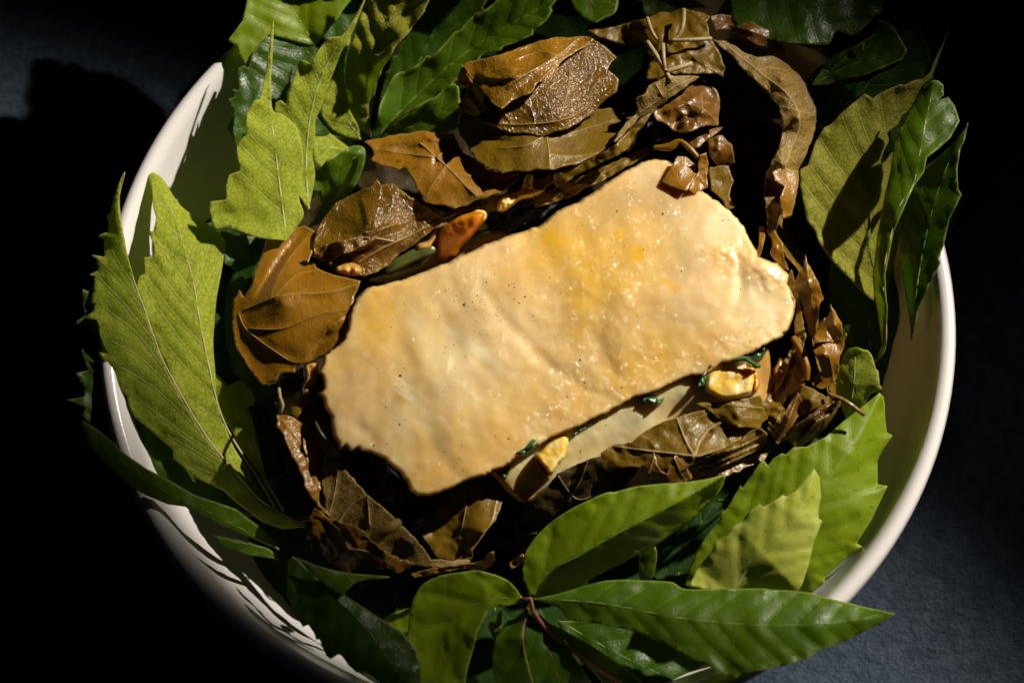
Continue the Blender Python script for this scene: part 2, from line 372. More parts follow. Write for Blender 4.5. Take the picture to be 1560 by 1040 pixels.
def sauce_mat():
    m, nt = newmat('cream_sauce'); b = NB(nt); uv = b.n('ShaderNodeUVMap').outputs[0]
    n1 = b.noise(uv, 16, 4, .6, .6); n2 = b.noise(uv, 60, 4)
    col = b.mix(b.mapr(n1, .38, .64), c4((.78, .67, .40)), c4((.74, .56, .25)))
    col = b.mix(b.mapr(n2, .5, .75, 0., .4), col, c4((.8, .58, .18)))
    col = b.mix(b.mapr(b.noise(uv, 30, 3), .55, .68, 0., .5), col, c4((.50, .52, .38)))
    thin = b.mapr(b.math('ADD', b.attr('md'), b.math('MULTIPLY', b.math('SUBTRACT', n1, .5), 22)), 8, 32, 1., 0.)  # browner outer margin: thinner sauce plus shade put into the colour
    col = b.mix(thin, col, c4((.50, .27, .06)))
    p = b.n('ShaderNodeBsdfPrincipled'); b.L(col, p.inputs['Base Color']); p.inputs['Roughness'].default_value = .25
    p.inputs['Subsurface Weight'].default_value = .5; p.inputs['Subsurface Radius'].default_value = (1., .6, .25); p.inputs['Subsurface Scale'].default_value = .006
    p.inputs['Coat Weight'].default_value = .5; p.inputs['Coat Roughness'].default_value = .08
    bp = b.n('ShaderNodeBump'); bp.inputs['Distance'].default_value = .001; bp.inputs['Strength'].default_value = .3; b.L(b.noise(uv, 40, 3, .5), bp.inputs['Height'])
    b.L(bp.outputs[0], p.inputs['Normal']); b.L(bp.outputs[0], p.inputs['Coat Normal'])
    out = b.n('ShaderNodeOutputMaterial'); b.L(p.outputs[0], out.inputs[0]); return m
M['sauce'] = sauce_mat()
def cloth_mat():
    m, nt = newmat('navy_cloth'); b = NB(nt); co = b.n('ShaderNodeTexCoord').outputs['Object']
    n1 = b.noise(co, 9, 3); n2 = b.noise(co, 900, 3, .6); n3 = b.noise(co, 260, 3, .6)
    col = b.mix(b.mapr(n1, .3, .7), c4((.038, .056, .084)), c4((.050, .067, .098)))
    col = b.mix(b.mapr(n2, .35, .7), col, c4((.022, .034, .054)))
    col = b.mix(b.mapr(n3, .4, .7, 0., .6), col, c4((.08, .105, .14)))
    p = b.n('ShaderNodeBsdfPrincipled'); b.L(col, p.inputs['Base Color']); p.inputs['Roughness'].default_value = .9; p.inputs['Specular IOR Level'].default_value = .15
    bp = b.n('ShaderNodeBump'); bp.inputs['Distance'].default_value = .0012; bp.inputs['Strength'].default_value = .8
    b.L(b.math('ADD', n2, n3), bp.inputs['Height']); b.L(bp.outputs[0], p.inputs['Normal'])
    out = b.n('ShaderNodeOutputMaterial'); b.L(p.outputs[0], out.inputs[0]); return m
M['cloth'] = cloth_mat()

# ------------------------------------------------------------------ setting: cloth
n = 90; S = 1.6
gx, gy = np.meshgrid(np.linspace(-S, S, n), np.linspace(-S, S, n)); G = np.stack([gx.ravel(), gy.ravel()], 1)
gz = fbm(G * 1000, 260, 2, 3) * .0012 - .0006 - .0012
tag(mkobj('table_cloth', np.column_stack([G, gz]), [(j * n + i, j * n + i + 1, (j + 1) * n + i + 1, (j + 1) * n + i) for j in range(n - 1) for i in range(n - 1)], M['cloth'], origin=(0, 0, 0)), kind='structure')
# ------------------------------------------------------------------ bowl
BC = PW([(803, 478)], 70)[0]
def lathe(name, prof, mat, center, seg=160):
    V = []; F = []
    for (r, z) in prof:
        for k in range(seg):
            a = 2 * math.pi * k / seg; wob = 1 + .0015 * math.sin(2 * a + 1)
            V.append((center[0] + r * wob * math.cos(a), center[1] + r * wob * math.sin(a), z))
    for i in range(len(prof) - 1):
        for k in range(seg):
            k2 = (k + 1) % seg; F.append((i * seg + k, i * seg + k2, (i + 1) * seg + k2, (i + 1) * seg + k))
    F.append(tuple(range(seg))); F.append(tuple((len(prof) - 1) * seg + k for k in range(seg))[::-1])
    return mkobj(name, V, F, mat, origin=(center[0], center[1], 0))
RB = 0.1405
prof = catmull([(.0003, .003), (.055, .003), (.062, 0.0006), (.068, .003), (.098, .013), (.124, .033), (.136, .055), (RB - .0012, .0665), (RB, .0695), (RB - .0012, .0715), (RB - .0030, .0720), (RB - .0050, .0710), (RB - .0064, .068), (.128, .052), (.115, .034), (.092, .018), (.055, .0105), (.0003, .0095)], .002)
tag(lathe('bowl', prof, M['china'], BC), 'round white glazed bowl holding the leaf wrapped fish, on dark navy cloth', 'bowl')
def bowlz(P):  # approx inner wall height (mm) below image points
    W = PW(P, 50); r = np.hypot(W[:, 0] - BC[0], W[:, 1] - BC[1])
    return np.interp(r, [0, .055, .092, .115, .127, .133, .2], [9.5, 10.5, 18, 34, 52, 68, 68])

# ------------------------------------------------------------------ creeper leaves
def side_curve(pts, amp, per, sgn, seed):
    if amp < 0: return resample(pts, 4)
    c = resample(catmull(pts, 3.0), 2.5)
    if amp == 0: return c
    t = np.gradient(c, axis=0); t /= np.maximum(np.linalg.norm(t, axis=1), 1e-9)[:, None]
    nrm = np.stack([t[:, 1], -t[:, 0]], 1) * sgn
    s = np.concatenate([[0], np.cumsum(np.linalg.norm(np.diff(c, axis=0), axis=1))]); L = s[-1]
    rs = np.random.RandomState(seed); pos = []; x = L * .14
    while x < L - per * .45:
        pos.append(x); x += per * rs.uniform(.75, 1.3)
    pos.append(L * .985)
    off = np.zeros(len(c)); fw = np.zeros(len(c))
    for a, b2 in zip(pos[:-1], pos[1:]):
        k = (s >= a) & (s < b2); p = (s[k] - a) / (b2 - a); A = amp * rs.uniform(.6, 1.25) * min(1, (b2 - a) / per)
        q_ = np.where(p < .86, (p / .86) ** 1.25, (1 - p) / .14)
        env = smoothstep(np.array([a / L]), .08, .3)[0] * (1 - .5 * smoothstep(np.array([b2 / L]), .8, 1)[0])
        off[k] = (q_ * A * 1.15 - A * .35) * env; fw[k] = q_ * A * .55 * env
    return c + nrm * off[:, None] + t * fw[:, None]
SEED = [10]
def leaf(label, Lp, Rp, rib, zr, eL, eR, mat, tooth=(6, 30, 6, 30), name='creeper_leaf', parent=None, und=(1.0, 70), pw=1.3, curl=0., sp=4.0, ribmat='ribpale', ribr=.45, sec=34, ang=42, veins=None, group='green creeper leaves lining the bowl', quilt=.35, veincurve=.35, cat='leaf', ripple=.5):
    SEED[0] += 1; sd = SEED[0]
    Lp = np.asarray(Lp, float); Rp = np.asarray(Rp, float); ribc = resample(catmull(rib, 4), 5)
    # outward sign
    mid = (Lp.mean(0) + Rp.mean(0)) / 2
    def osgn(pts):
        c = resample(catmull(pts, 3.), 3.); i = len(c) // 2; t = c[min(i + 1, len(c) - 1)] - c[i - 1]; nn = np.array([t[1], -t[0]])
        dR = dist_poly(c[i:i + 1] + nn / np.linalg.norm(nn) * 2, ribc)[0][0]; d0 = dist_poly(c[i:i + 1], ribc)[0][0]
        return 1.0 if dR > d0 else -1.0
    a = side_curve(Lp, tooth[0], tooth[1], osgn(Lp), sd); b_ = side_curve(Rp, tooth[2], tooth[3], osgn(Rp), sd + 50)
    out = np.concatenate([a, b_[::-1]])
    keep = [0]
    for i in range(1, len(out)):
        if np.linalg.norm(out[i] - out[keep[-1]]) > 1.2: keep.append(i)
    out = out[keep]
    if np.linalg.norm(out[0] - out[-1]) < 1.2: out = out[:-1]
    # secondary veins
    vs = []
    if veins is None:
        s = np.concatenate([[0], np.cumsum(np.linalg.norm(np.diff(ribc, axis=0), axis=1))]); L = s[-1]
        rs = np.random.RandomState(sd + 7)
        for sg in (-1, 1):
            x = L * .07 + rs.uniform(0, sec * .5)
            while x < L * .93:
                i = min(np.searchsorted(s, x), len(ribc) - 2); t = ribc[i + 1] - ribc[i]; th = math.atan2(t[1], t[0]) + sg * R(ang + rs.uniform(-4, 4))
                th0 = math.atan2(t[1], t[0]); p = ribc[i].copy(); v = [p.copy()]
                for k in range(60):
                    th += (th0 - th) * .022 * veincurve * 2; p = p + 5 * np.array([math.cos(th), math.sin(th)]); v.append(p.copy())
                v = np.array(v); ins = inside(v[1:], out)
                m_ = len(v) if ins.all() else 1 + int(np.argmin(ins))
                if m_ > 3: vs.append(v[:m_])
                x += sec * rs.uniform(.8, 1.2)
    else: vs = [resample(catmull(v, 4), 5) for v in veins]
    sL = np.sign(np.median(dist_poly(a[len(a) // 5: -max(2, len(a) // 6)], ribc)[1]))
    zr = np.asarray(zr, float)
    def zf(V2, md, rd, vd):
        d, sd_, t = dist_poly(V2, ribc)
        dL = dist_poly(V2, a)[0]; dR = dist_poly(V2, b_)[0]
        isL = (sd_ == sL)
        dm = np.where(isL, dL, dR); v = d / (d + dm + 1e-3)
        z = np.interp(t, np.linspace(0, 1, len(zr)), zr)
        wfac = smoothstep(d + dm, 0, 22)
        z = z + np.where(isL, eL, eR) * v ** pw * wfac
        z += fbm(V2, und[1], 2, sd) * und[0] * 1.6
        z += ripple * fbm(V2, 28, 2, sd + 3) * smoothstep(v, .35, 1.) * 1.4
        z += quilt * (np.minimum(vd, 12) / 12) ** .8
        z += curl * np.exp(-md / 9.0)
        return z
    o = build_sheet(name, out, zf, vs, ribc, sp, M[mat], .28, parent, sd)
    if label: tag(o, label, cat, group)
    if parent is not None:
        for k in ('category', 'group'):
            if k in o: del o[k]
    if ribr > 0:
        zz = zf(ribc, np.full(len(ribc), 99.), np.zeros(len(ribc)), np.zeros(len(ribc)))
        Wp = PW(ribc, zz); nn = len(Wp); rad = np.linspace(1.25, .3, nn) * ribr / 1000
        Wp[:, 2] -= rad * .35
        tube('midrib', Wp, rad, M[ribmat], o, 6)
    return o
def empty(name, xy, z, label, cat, group=None):
    o = bpy.data.objects.new(name, None); C.objects.link(o); o.location = PW([xy], z)[0]; o.empty_display_size = .01
    ORG[o.name] = np.array(o.location)
    return tag(o, label, cat, group)

# ------------------------------------------------------------------ green leaves round the rim
# upper left
leaf('broad toothed leaf crossed by a diagonal shadow, top left of the bowl',
     [(560, 215), (470, 205), (375, 255), (352, 205), (346, 195), (358, 170), (346, 152), (357, 148), (353, 135), (364, 138), (363, 104), (372, 100), (378, 104), (386, 80)] , [(560, 215), (575, 120), (590, 30), (560, -50), (470, -60)],
     [(560, 215), (500, 120), (440, 40), (410, -30)], (50, 65, 71, 75), 3.5, 0, 'deep', (-1, 30, 3, 35), sec=38, ribmat='ribgreen', ribr=.3)
leaf('bright green lobed leaf at the very top left, ragged teeth hanging over the white rim',
     [(480, 70), (410, 52), (388, 74), (378, 104), (365, 88), (362, 71), (347, 62), (370, 32), (375, 10), (382, -30)], [(480, 70), (520, 20), (545, -30), (500, -70), (420, -60)],
     [(480, 70), (455, 30), (430, -10), (405, -50)], (68, 74, 78, 80), 1, 3, 'lime', (-1, 30, 3, 35), sec=30, ribmat='ribgreen', ribr=.25)
t = empty('creeper_leaf', (470, 290), 62, 'pale yellow green leaf pair, upper left, one leaflet ending in a long thin point', 'leaf', 'green creeper leaves lining the bowl')
leaf(None, [(436, 366), (395, 362), (345, 345), (328, 349), (319, 325), (320, 307), (345, 304), (344, 284), (349, 266), (366, 260), (361, 232), (361, 221), (372, 208), (376, 206), (375, 188), (377, 171), (388, 153), (397, 151), (404, 117), (410, 75), (412, 50), (417, 32)],
     [(436, 366), (462, 330), (456, 300), (462, 250), (455, 200), (432, 175), (416, 168), (413, 130), (415, 90), (417, 50), (417, 32)],
     [(436, 362), (428, 300), (418, 220), (410, 150), (412, 90), (416, 40)], (70, 75, 79, 84, 90), 4, -3, 'pale', (-1, 30, 0, 30), parent=t, name='leaflet', sec=42, ribr=.4, und=(.8, 60))
leaf(None, [(470, 320), (440, 270), (424, 225), (417, 190), (420, 156), (428, 153), (438, 162), (441, 140), (446, 125), (457, 91), (466, 94), (475, 100), (479, 88), (488, 74), (500, 58), (520, 56), (536, 34), (550, 8), (562, -14)],
     [(470, 320), (480, 270), (476, 235), (480, 208), (481, 182), (489, 166), (497, 140), (503, 124), (520, 80), (532, 60), (545, 29), (562, -14)],
     [(470, 318), (466, 250), (474, 170), (497, 100), (530, 45), (560, -10)], (64, 70, 78, 86, 92), 3, -3, 'pale', (-1, 30, 0, 30), parent=t, name='leaflet', sec=36, ribr=.4, und=(.8, 60))
leaf('narrow yellowish leaf wedged between the pale leaf pair and the broad olive leaf',
     [(549, 214), (520, 207), (500, 192), (488, 166), (500, 130), (518, 78), (535, 50)], [(549, 214), (545, 192), (532, 166), (526, 137), (523, 104), (530, 75), (535, 50)],
     [(549, 212), (520, 165), (512, 120), (532, 55)], (56, 64, 68, 70), 0, 1, 'pale', (0, 30, 0, 30), sec=30, ribr=.25)
leaf('broad dented olive green leaf standing at the top edge, left of the shiny leaf',
     [(566, 210), (545, 192), (531, 165), (526, 130), (528, 90), (538, 55), (550, 20), (562, -40)], [(566, 210), (562, 180), (563, 150), (573, 124), (586, 98), (602, 72), (626, 44), (650, 8), (668, -40)],
     [(566, 208), (556, 150), (575, 80), (620, -40)], (54, 70, 82, 90), -2, 3, 'olive', (0, 30, 2, 40), sec=38, ribr=.4, und=(1.8, 60), quilt=.9)
leaf('dark green leaf in shade behind the olive leaf at the top edge',
     [(570, 200), (590, 110), (625, 40), (650, -40)], [(570, 200), (650, 120), (720, 40), (760, -40)], [(570, 200), (640, 90), (700, -40)], (44, 50, 56), 0, 0, 'deep', ribmat='ribgreen', ribr=.3)
leaf('long shiny green leaf slanting to the top edge, white glare on its blade',
     [(579, 204), (577, 180), (579, 161), (588, 140), (604, 114), (635, 101), (661, 83), (694, 52), (720, 27), (755, 4), (790, -30), (842, -40)], [(579, 204), (602, 182), (648, 156), (692, 126), (728, 92), (740, 82), (788, 63), (827, 35), (842, 8), (870, -30)],
     [(579, 202), (620, 160), (687, 98), (762, 46), (829, 8), (868, -34)], (56, 60, 66, 74, 80), 5, 2, 'top', (5, 48, 4, 50), sec=34, ribmat='ribgreen', ribr=.3, und=(.8, 80))
leaf('short bright green leaf with a reddish midrib, tucked above the flat brown leaf',
     [(580, 207), (600, 186), (648, 158), (692, 128), (700, 150)], [(580, 207), (610, 206), (660, 205), (693, 196), (700, 168), (700, 150)], [(580, 207), (640, 190), (675, 168), (700, 152)], (54, 60, 64, 68), 2, 0, 'top', (2, 40, 3, 24), ribmat='ribred', ribr=.35, sec=26)
leaf('pale leaf end showing just right of the toothed pale leaf pair',
     [(545, 235), (505, 205), (482, 188), (476, 215), (478, 245)], [(545, 235), (520, 250), (495, 258), (478, 245)], [(545, 235), (505, 225), (478, 228)], (52, 58, 62), 0, -2, 'pale', (0, 30, 0, 30), sec=26, ribr=.3)
leaf('small twisted green leaf with a curled light edge beside the flat brown leaf',
     [(470, 348), (487, 318), (487, 300), (474, 276), (486, 258), (505, 240), (520, 230)], [(470, 348), (505, 330), (530, 300), (552, 260), (556, 228), (540, 222), (520, 230)],
     [(470, 346), (500, 300), (515, 262), (520, 232)], (46, 52, 58, 64), 4, -2, 'top', (3, 30, 0, 30), sec=24, ribmat='ribgreen', ribr=.25)
leaf('narrow curled rim of a green leaf, light underside turned outward, above the wet brown leaf',
     [(507, 308), (516, 290), (527, 270), (536, 250), (534, 242)], [(507, 308), (518, 296), (532, 280), (543, 256), (545, 240), (534, 242)], [(507, 308), (530, 272), (538, 244)], (54, 62, 66), 0, 1, 'under', (0, 30, 0, 30), sec=60, ribr=.0, sp=3)
leaf('dim green leaf below the pale pair, behind the folded gold leaf',
     [(520, 360), (440, 350), (380, 360), (335, 352)], [(520, 360), (470, 420), (400, 430), (345, 400), (335, 352)], [(520, 360), (430, 385), (337, 354)], (34, 42, 50), 0, 0, 'deep', ribmat='ribgreen', ribr=.3)
# left
t = empty('creeper_leaf', (432, 795), 48, 'large light green leaf with two long toothed leaflets, covering the left rim', 'leaf', 'green creeper leaves lining the bowl')
Lz = (48, 58, 68, 76, 80)
leaf(None, [(465, 803), (430, 806), (400, 795), (363, 768), (340, 747), (300, 729), (264, 698), (263, 684), (230, 656), (205, 635), (195, 614), (194, 604), (172, 578), (166, 580), (158, 556), (150, 536), (163, 539), (152, 517), (147, 487), (127, 485), (141, 474), (143, 463), (137, 462), (142, 440), (143, 421), (134, 419), (149, 412), (147, 396), (139, 388), (158, 391), (158, 365), (147, 360), (165, 352), (165, 334), (161, 330), (167, 325), (178, 284), (185, 270), (191, 262)],
     [(465, 803), (404, 768), (365, 729), (332, 690), (306, 654), (277, 605), (249, 553), (235, 517), (222, 476), (206, 432), (196, 395), (188, 354), (182, 310), (184, 278), (191, 262)],
     [(465, 801), (404, 766), (365, 727), (332, 688), (306, 652), (277, 603), (249, 551), (235, 515), (221, 474), (205, 430), (194, 390), (185, 350), (180, 310), (190, 264)], (50, 57, 68, 75, 79, 82), -3, 0, 'under', (-1, 30, 0, 30), parent=t, name='leaflet', ribmat='ribpink', ribr=.38,
     veins=[[(208, 440), (180, 400), (165, 370)], [(222, 478), (185, 430), (150, 395)], [(240, 528), (195, 470), (152, 425)], [(262, 580), (210, 510), (160, 470)], [(285, 620), (220, 550), (170, 520)], [(312, 664), (240, 595), (185, 560)], [(340, 700), (280, 660), (215, 612)], [(372, 736), (310, 695), (250, 660)], [(405, 768), (350, 735), (300, 712)]], und=(1.0, 90), quilt=.25)
leaf(None, [(430, 800), (400, 764), (365, 726), (332, 687), (306, 651), (277, 602), (249, 550), (234, 513), (218, 466), (208, 436), (212, 421), (221, 416), (219, 392), (234, 391), (236, 376), (226, 352), (235, 352), (238, 330), (234, 317), (232, 289), (227, 270), (226, 259)],
     [(430, 800), (405, 762), (378, 715), (356, 680), (340, 640), (330, 605), (328, 566), (325, 526), (327, 490), (330, 455), (337, 416), (343, 378), (343, 367), (328, 350), (315, 341), (283, 320), (266, 301), (250, 275), (240, 266), (226, 259)],
     [(432, 797), (402, 741), (381, 709), (358, 674), (340, 640), (327, 599), (317, 552), (306, 500), (295, 432), (282, 385), (269, 341), (256, 312), (228, 262)], (48, 56, 66, 72, 74, 70), 2, -5, 'pale', (-1, 30, 0, 30), parent=t, name='leaflet', ribmat='ribpink', ribr=.38, sec=40, ang=34, und=(.9, 80))
tube('petiole', catmull(PW([(425, 786), (432, 792), (450, 795), (478, 788)], (50, 48, 47, 46)), .002), .00085, M['ribred'], t)
leaf('small light leaf showing its pale back between the big left leaf and the brown wrap',
     [(432, 780), (395, 720), (365, 680), (345, 640), (320, 590), (325, 566), (347, 586), (357, 582), (365, 578)], [(432, 780), (416, 750), (404, 720), (391, 669), (385, 640), (378, 620), (386, 617), (388, 604), (373, 583), (365, 578)],
     [(432, 778), (390, 700), (376, 640), (365, 580)], (40, 46, 54, 62), 0, 2, 'under', (0, 30, 0, 30), sec=30, ang=50, ribr=.35)
leaf('dark green toothed leaf in shade, jutting out to the left beneath the big light leaf',
     [(400, 790), (300, 765), (200, 700), (150, 660), (125, 632), (132, 620), (100, 609), (128, 604), (129, 591), (115, 568), (134, 564), (124, 534), (132, 520), (114, 491), (130, 480), (126, 462), (124, 450), (126, 440)],
     [(400, 790), (390, 730), (300, 640), (220, 540), (180, 470), (126, 440)], [(400, 790), (300, 700), (200, 600), (130, 445)], (44, 56, 68, 72.5), 0, 0, 'deep', (-1, 30, 0, 30), ribmat='ribgreen', ribr=.3)
leaf('slim bright green leaf arching low over the rim at the lower left',
     [(425, 838), (390, 822), (330, 796), (285, 772), (256, 768), (222, 754), (189, 735), (186, 730), (158, 706), (148, 692), (129, 671), (133, 668), (122, 649)],
     [(425, 838), (408, 812), (360, 775), (295, 753), (262, 733), (224, 714), (181, 684), (176, 676), (150, 655), (142, 650), (127, 640), (122, 649)],
     [(425, 836), (330, 786), (240, 742), (160, 688), (124, 650)], (52, 70, 80, 82), -2, 0, 'top', (-1, 30, -1, 30), sec=30, ribmat='ribgreen', ribr=.25)
leaf('little green leaf end lying in shade inside the lower left rim',
     [(425, 852), (390, 846), (350, 836), (325, 815)], [(425, 852), (410, 836), (360, 822), (325, 815)], [(425, 852), (370, 834), (327, 816)], (56, 64, 70), 0, 0, 'top', (0, 20, 2, 20), sec=24, ribmat='ribgreen', ribr=.2)
# top right
leaf('small rounded green leaf with a red midrib hanging in from the top edge', [(860, -50), (872, 5), (882, 20), (895, 30), (908, 35)], [(860, -50), (930, -40), (942, 0), (936, 20), (920, 28), (908, 35)], [(880, -50), (895, -5), (920, 22)], (70, 72, 74), 0, 0, 'top', (0, 30, 0, 30), ribmat='ribred', ribr=.3)
leaf('wide dim green leaf along the top edge above the cross shaped brown leaf', [(960, -60), (978, 0), (984, 22), (1010, 20), (1060, 12)], [(960, -60), (1080, -60), (1150, -30), (1120, 10), (1060, 12)], [(990, -60), (1020, -20), (1055, 10)], (62, 64, 62), 0, 0, 'top', (0, 30, 4, 30), ribmat='ribgreen', ribr=.3)
leaf('large dim lobed leaf in the shaded top right corner', [(1110, -60), (1115, 20), (1130, 45), (1180, 62), (1245, 68), (1264, 66), (1274, 47), (1295, 56)], [(1110, -60), (1230, -70), (1345, -40), (1342, 12), (1331, 28), (1310, 46), (1295, 56)], [(1130, -60), (1190, -10), (1240, 25), (1290, 54)], (76, 80, 82, 80), 0, 0, 'deep', (0, 40, 4, 40), ribmat='ribgreen', ribr=.3, sec=44)
leaf('long dim green leaf crossing the top edge toward the shaded corner', [(1085, 30), (1120, 35), (1190, 62), (1245, 75), (1250, 68)], [(1085, 30), (1120, -10), (1190, -30), (1225, 10), (1250, 68)], [(1085, 30), (1150, 20), (1248, 68)], (66, 72, 78), 0, 3, 'deep', (0, 40, 3, 40), ribmat='ribgreen', ribr=.3, sec=40)
leaf('dark sharply toothed leaf below the dim lobed leaf at the top right', [(1236, 130), (1262, 128), (1290, 119), (1315, 116), (1339, 106), (1375, 91), (1382, 76)], [(1236, 130), (1256, 101), (1262, 108), (1282, 92), (1300, 72), (1334, 50), (1336, 28), (1360, 39), (1372, 58), (1382, 76)], [(1240, 128), (1300, 98), (1380, 76)], (72, 77, 80), 0, 0, 'deep', (-1, 40, -1, 40), ribmat='ribgreen', ribr=.3, sec=30)
leaf('tiny folded green leaf tip catching light in the top right corner', [(1282, 92), (1284, 86), (1300, 72), (1316, 66)], [(1282, 92), (1300, 84), (1314, 78), (1316, 66)], [(1282, 92), (1300, 79), (1316, 66)], (72, 76, 80), 0, 0, 'top', (0, 40, 0, 40), ribr=0, sp=2.5, sec=90)
leaf('thin curled strip of green leaf below the dim leaf at the top right', [(1243, 74), (1260, 88), (1272, 98), (1282, 104)], [(1243, 74), (1262, 82), (1280, 92), (1282, 104)], [(1243, 74), (1264, 87), (1282, 103)], (72, 72, 70), 0, 0, 'top', (0, 40, 0, 40), ribr=0, sp=2.5, sec=90)
leaf('leaf coloured nearly black as shade over the rim in the corner above the scalloped leaf',
     [(1190, 240), (1200, 170), (1240, 110), (1300, 70), (1400, 40)], [(1190, 240), (1260, 260), (1330, 250), (1395, 190), (1420, 110), (1400, 40)], [(1190, 240), (1300, 150), (1400, 45)], (52, 74, 80), 0, 2, 'shadegreen', (0, 40, 4, 40), ribmat='ribgreen', ribr=.25, sec=44)
leaf('shade-coloured leaf against the inner wall of the bowl behind the ribbon leaf',
     [(1060, 120), (1080, 20), (1150, -20), (1240, 10)], [(1060, 120), (1130, 180), (1230, 170), (1280, 110), (1240, 10)], [(1060, 120), (1160, 80), (1240, 14)], (48, 54, 60), 0, 0, 'shadegreen', (0, 40, 4, 40), ribmat='ribgreen', ribr=.25, sec=44)
leaf('shade-coloured leaf lining the bowl wall behind the crumpled wet leaf at the top',
     [(640, 150), (680, 50), (760, -40), (880, -70)], [(640, 150), (760, 120), (880, 60), (920, -20), (880, -70)], [(640, 150), (760, 50), (880, -65)], (44, 50, 56), 0, 0, 'shadegreen', (0, 40, 4, 40), ribmat='ribgreen', ribr=.25, sec=44)
leaf('shade-coloured leaf lining the bowl wall behind the crossed stalks at the top',
     [(900, 140), (880, 40), (920, -50), (1000, -80)], [(900, 140), (1010, 110), (1080, 30), (1080, -40), (1000, -80)], [(900, 140), (980, 30), (1000, -75)], (48, 52, 58), 0, 0, 'shadegreen', (0, 40, 4, 40), ribmat='ribgreen', ribr=.25, sec=44)
leaf('unseen green leaf added above the top edge to shade the cloth, left', [(640, -40), (560, -120), (540, -220), (575, -300)], [(640, -40), (680, -120), (660, -230), (575, -300)], [(640, -40), (610, -170), (577, -295)], (72, 82, 86), 0, 0, 'top', (4, 40, 4, 40), sp=7)  # leaves out of view, added to throw shade on the upper-left cloth
leaf('unseen green leaf added above the top edge to shade the cloth, right', [(760, -50), (670, -150), (690, -260), (760, -330)], [(760, -50), (840, -150), (820, -260), (760, -330)], [(760, -50), (755, -190), (760, -325)], (72, 84, 88), 0, 0, 'top', (4, 40, 4, 40), sp=7)
for i_, (bx, by, tx, ty, wd_) in enumerate(((470, -80, 400, -250, 75), (600, -110, 480, -330, 80), (860, -110, 880, -330, 85), (980, -90, 1060, -300, 80), (520, -60, 330, -140, 60), (640, -10, 400, -190, 85), (700, -40, 560, -210, 80))):  # more unseen leaves, added for the shade they cast on the cloth
    dx, dy = tx - bx, ty - by; L_ = math.hypot(dx, dy); ux, uy = dx / L_, dy / L_; f = lambda u, v: (bx + dx * u - uy * v, by + dy * u + ux * v)
    leaf('unseen green leaf added beyond the far rim to shade the cloth, %s from left' % ('second', 'fourth', 'sixth', 'seventh', 'first', 'third', 'fifth')[i_], [f(0, 0), f(.3, -wd_ * .7), f(.6, -wd_), f(.85, -wd_ * .5), f(1, 0)], [f(0, 0), f(.3, wd_ * .7), f(.6, wd_), f(.85, wd_ * .5), f(1, 0)], [f(0, 0), f(.5, 3), f(.98, 0)], (72, 84, 88), 0, 0, 'top', (4, 40, 4, 40), sp=7)
# right
leaf('broad scalloped leaf right of the brown ribbon, light back half covered by a crisp shadow',
     [(1345, 470), (1310, 440), (1289, 418), (1265, 394), (1248, 368), (1242, 350), (1230, 336), (1226, 316), (1219, 284), (1219, 258), (1231, 252), (1236, 236), (1243, 216), (1256, 194), (1262, 192), (1269, 187), (1280, 174), (1296, 160), (1318, 143), (1330, 151), (1340, 143), (1352, 137), (1372, 129), (1378, 131), (1392, 123), (1405, 121), (1417, 111), (1424, 92), (1436, 66), (1445, 46)],
     [(1345, 470), (1362, 400), (1378, 330), (1392, 250), (1405, 180), (1414, 145), (1420, 118), (1432, 85), (1445, 46)],
     [(1345, 468), (1325, 380), (1318, 300), (1330, 230), (1365, 165), (1412, 118), (1443, 50)], (50, 62, 70, 76, 80, 84), 3, -5, 'olive', (-1, 30, 0, 30), ribmat='ribgreen', ribr=.35, sec=42, und=(.8, 80))
leaf('tall folded leaf on the right, bright green strip, silvery notched right half',
     [(1333, 552), (1344, 525), (1338, 480), (1331, 442), (1329, 420), (1333, 392), (1336, 362), (1346, 305), (1357, 258), (1362, 217), (1380, 178), (1398, 144), (1408, 130), (1422, 122)],
     [(1333, 552), (1350, 527), (1352, 470), (1348, 421), (1362, 352), (1376, 320), (1392, 284), (1408, 262), (1412, 240), (1428, 228), (1448, 210), (1462, 184), (1455, 162), (1445, 148), (1428, 153), (1438, 145), (1437, 130), (1430, 123), (1422, 122)],
     [(1334, 550), (1348, 527), (1349, 470), (1345, 421), (1360, 347), (1371, 313), (1391, 282), (1400, 240), (1408, 195), (1418, 150), (1423, 124)], (56, 78, 88, 92, 92), -4, 0, 'top', (-1, 30, -1, 30), ribmat='ribpink', ribr=.35, sec=40, und=(.8, 60), sp=3.5)
leaf('dark glossy leaf leaning on the right rim, thin orange brown edge',
     [(1388, 518), (1384, 480), (1372, 400), (1368, 330), (1378, 285), (1400, 262), (1440, 230), (1462, 205), (1475, 186)],
     [(1388, 518), (1394, 496), (1402, 464), (1418, 429), (1433, 400), (1430, 394), (1437, 375), (1446, 335), (1465, 296), (1459, 287), (1458, 256), (1463, 227), (1469, 215), (1475, 186)],
     [(1388, 516), (1398, 430), (1415, 340), (1440, 260), (1474, 190)], (60, 72, 80, 86, 92), -8, 1.5, 'deep', (0, 30, -1, 30), ribmat='ribgreen', ribr=.3, sec=38)
leaf('short light leaf end standing up between brown scraps and the right wall of the bowl',
     [(1290, 640), (1274, 600), (1276, 575), (1281, 552), (1290, 533), (1302, 529)], [(1290, 640), (1313, 620), (1328, 600), (1341, 592), (1335, 562), (1324, 537), (1302, 529)],
     [(1290, 638), (1300, 590), (1303, 531)], (58, 68, 72), -2, 0, 'under', (0, 40, 3, 30), sec=26, ribr=.35)
leaf('thin green sliver of leaf standing in the dark gap on the right',
     [(1323, 395), (1321, 360), (1322, 325), (1320, 305)], [(1323, 395), (1326, 360), (1325, 325), (1320, 305)], [(1323, 395), (1323, 350), (1320, 305)], (70, 76, 78), 0, 0, 'top', (0, 30, 0, 30), ribr=0, sp=2.5, sec=90)
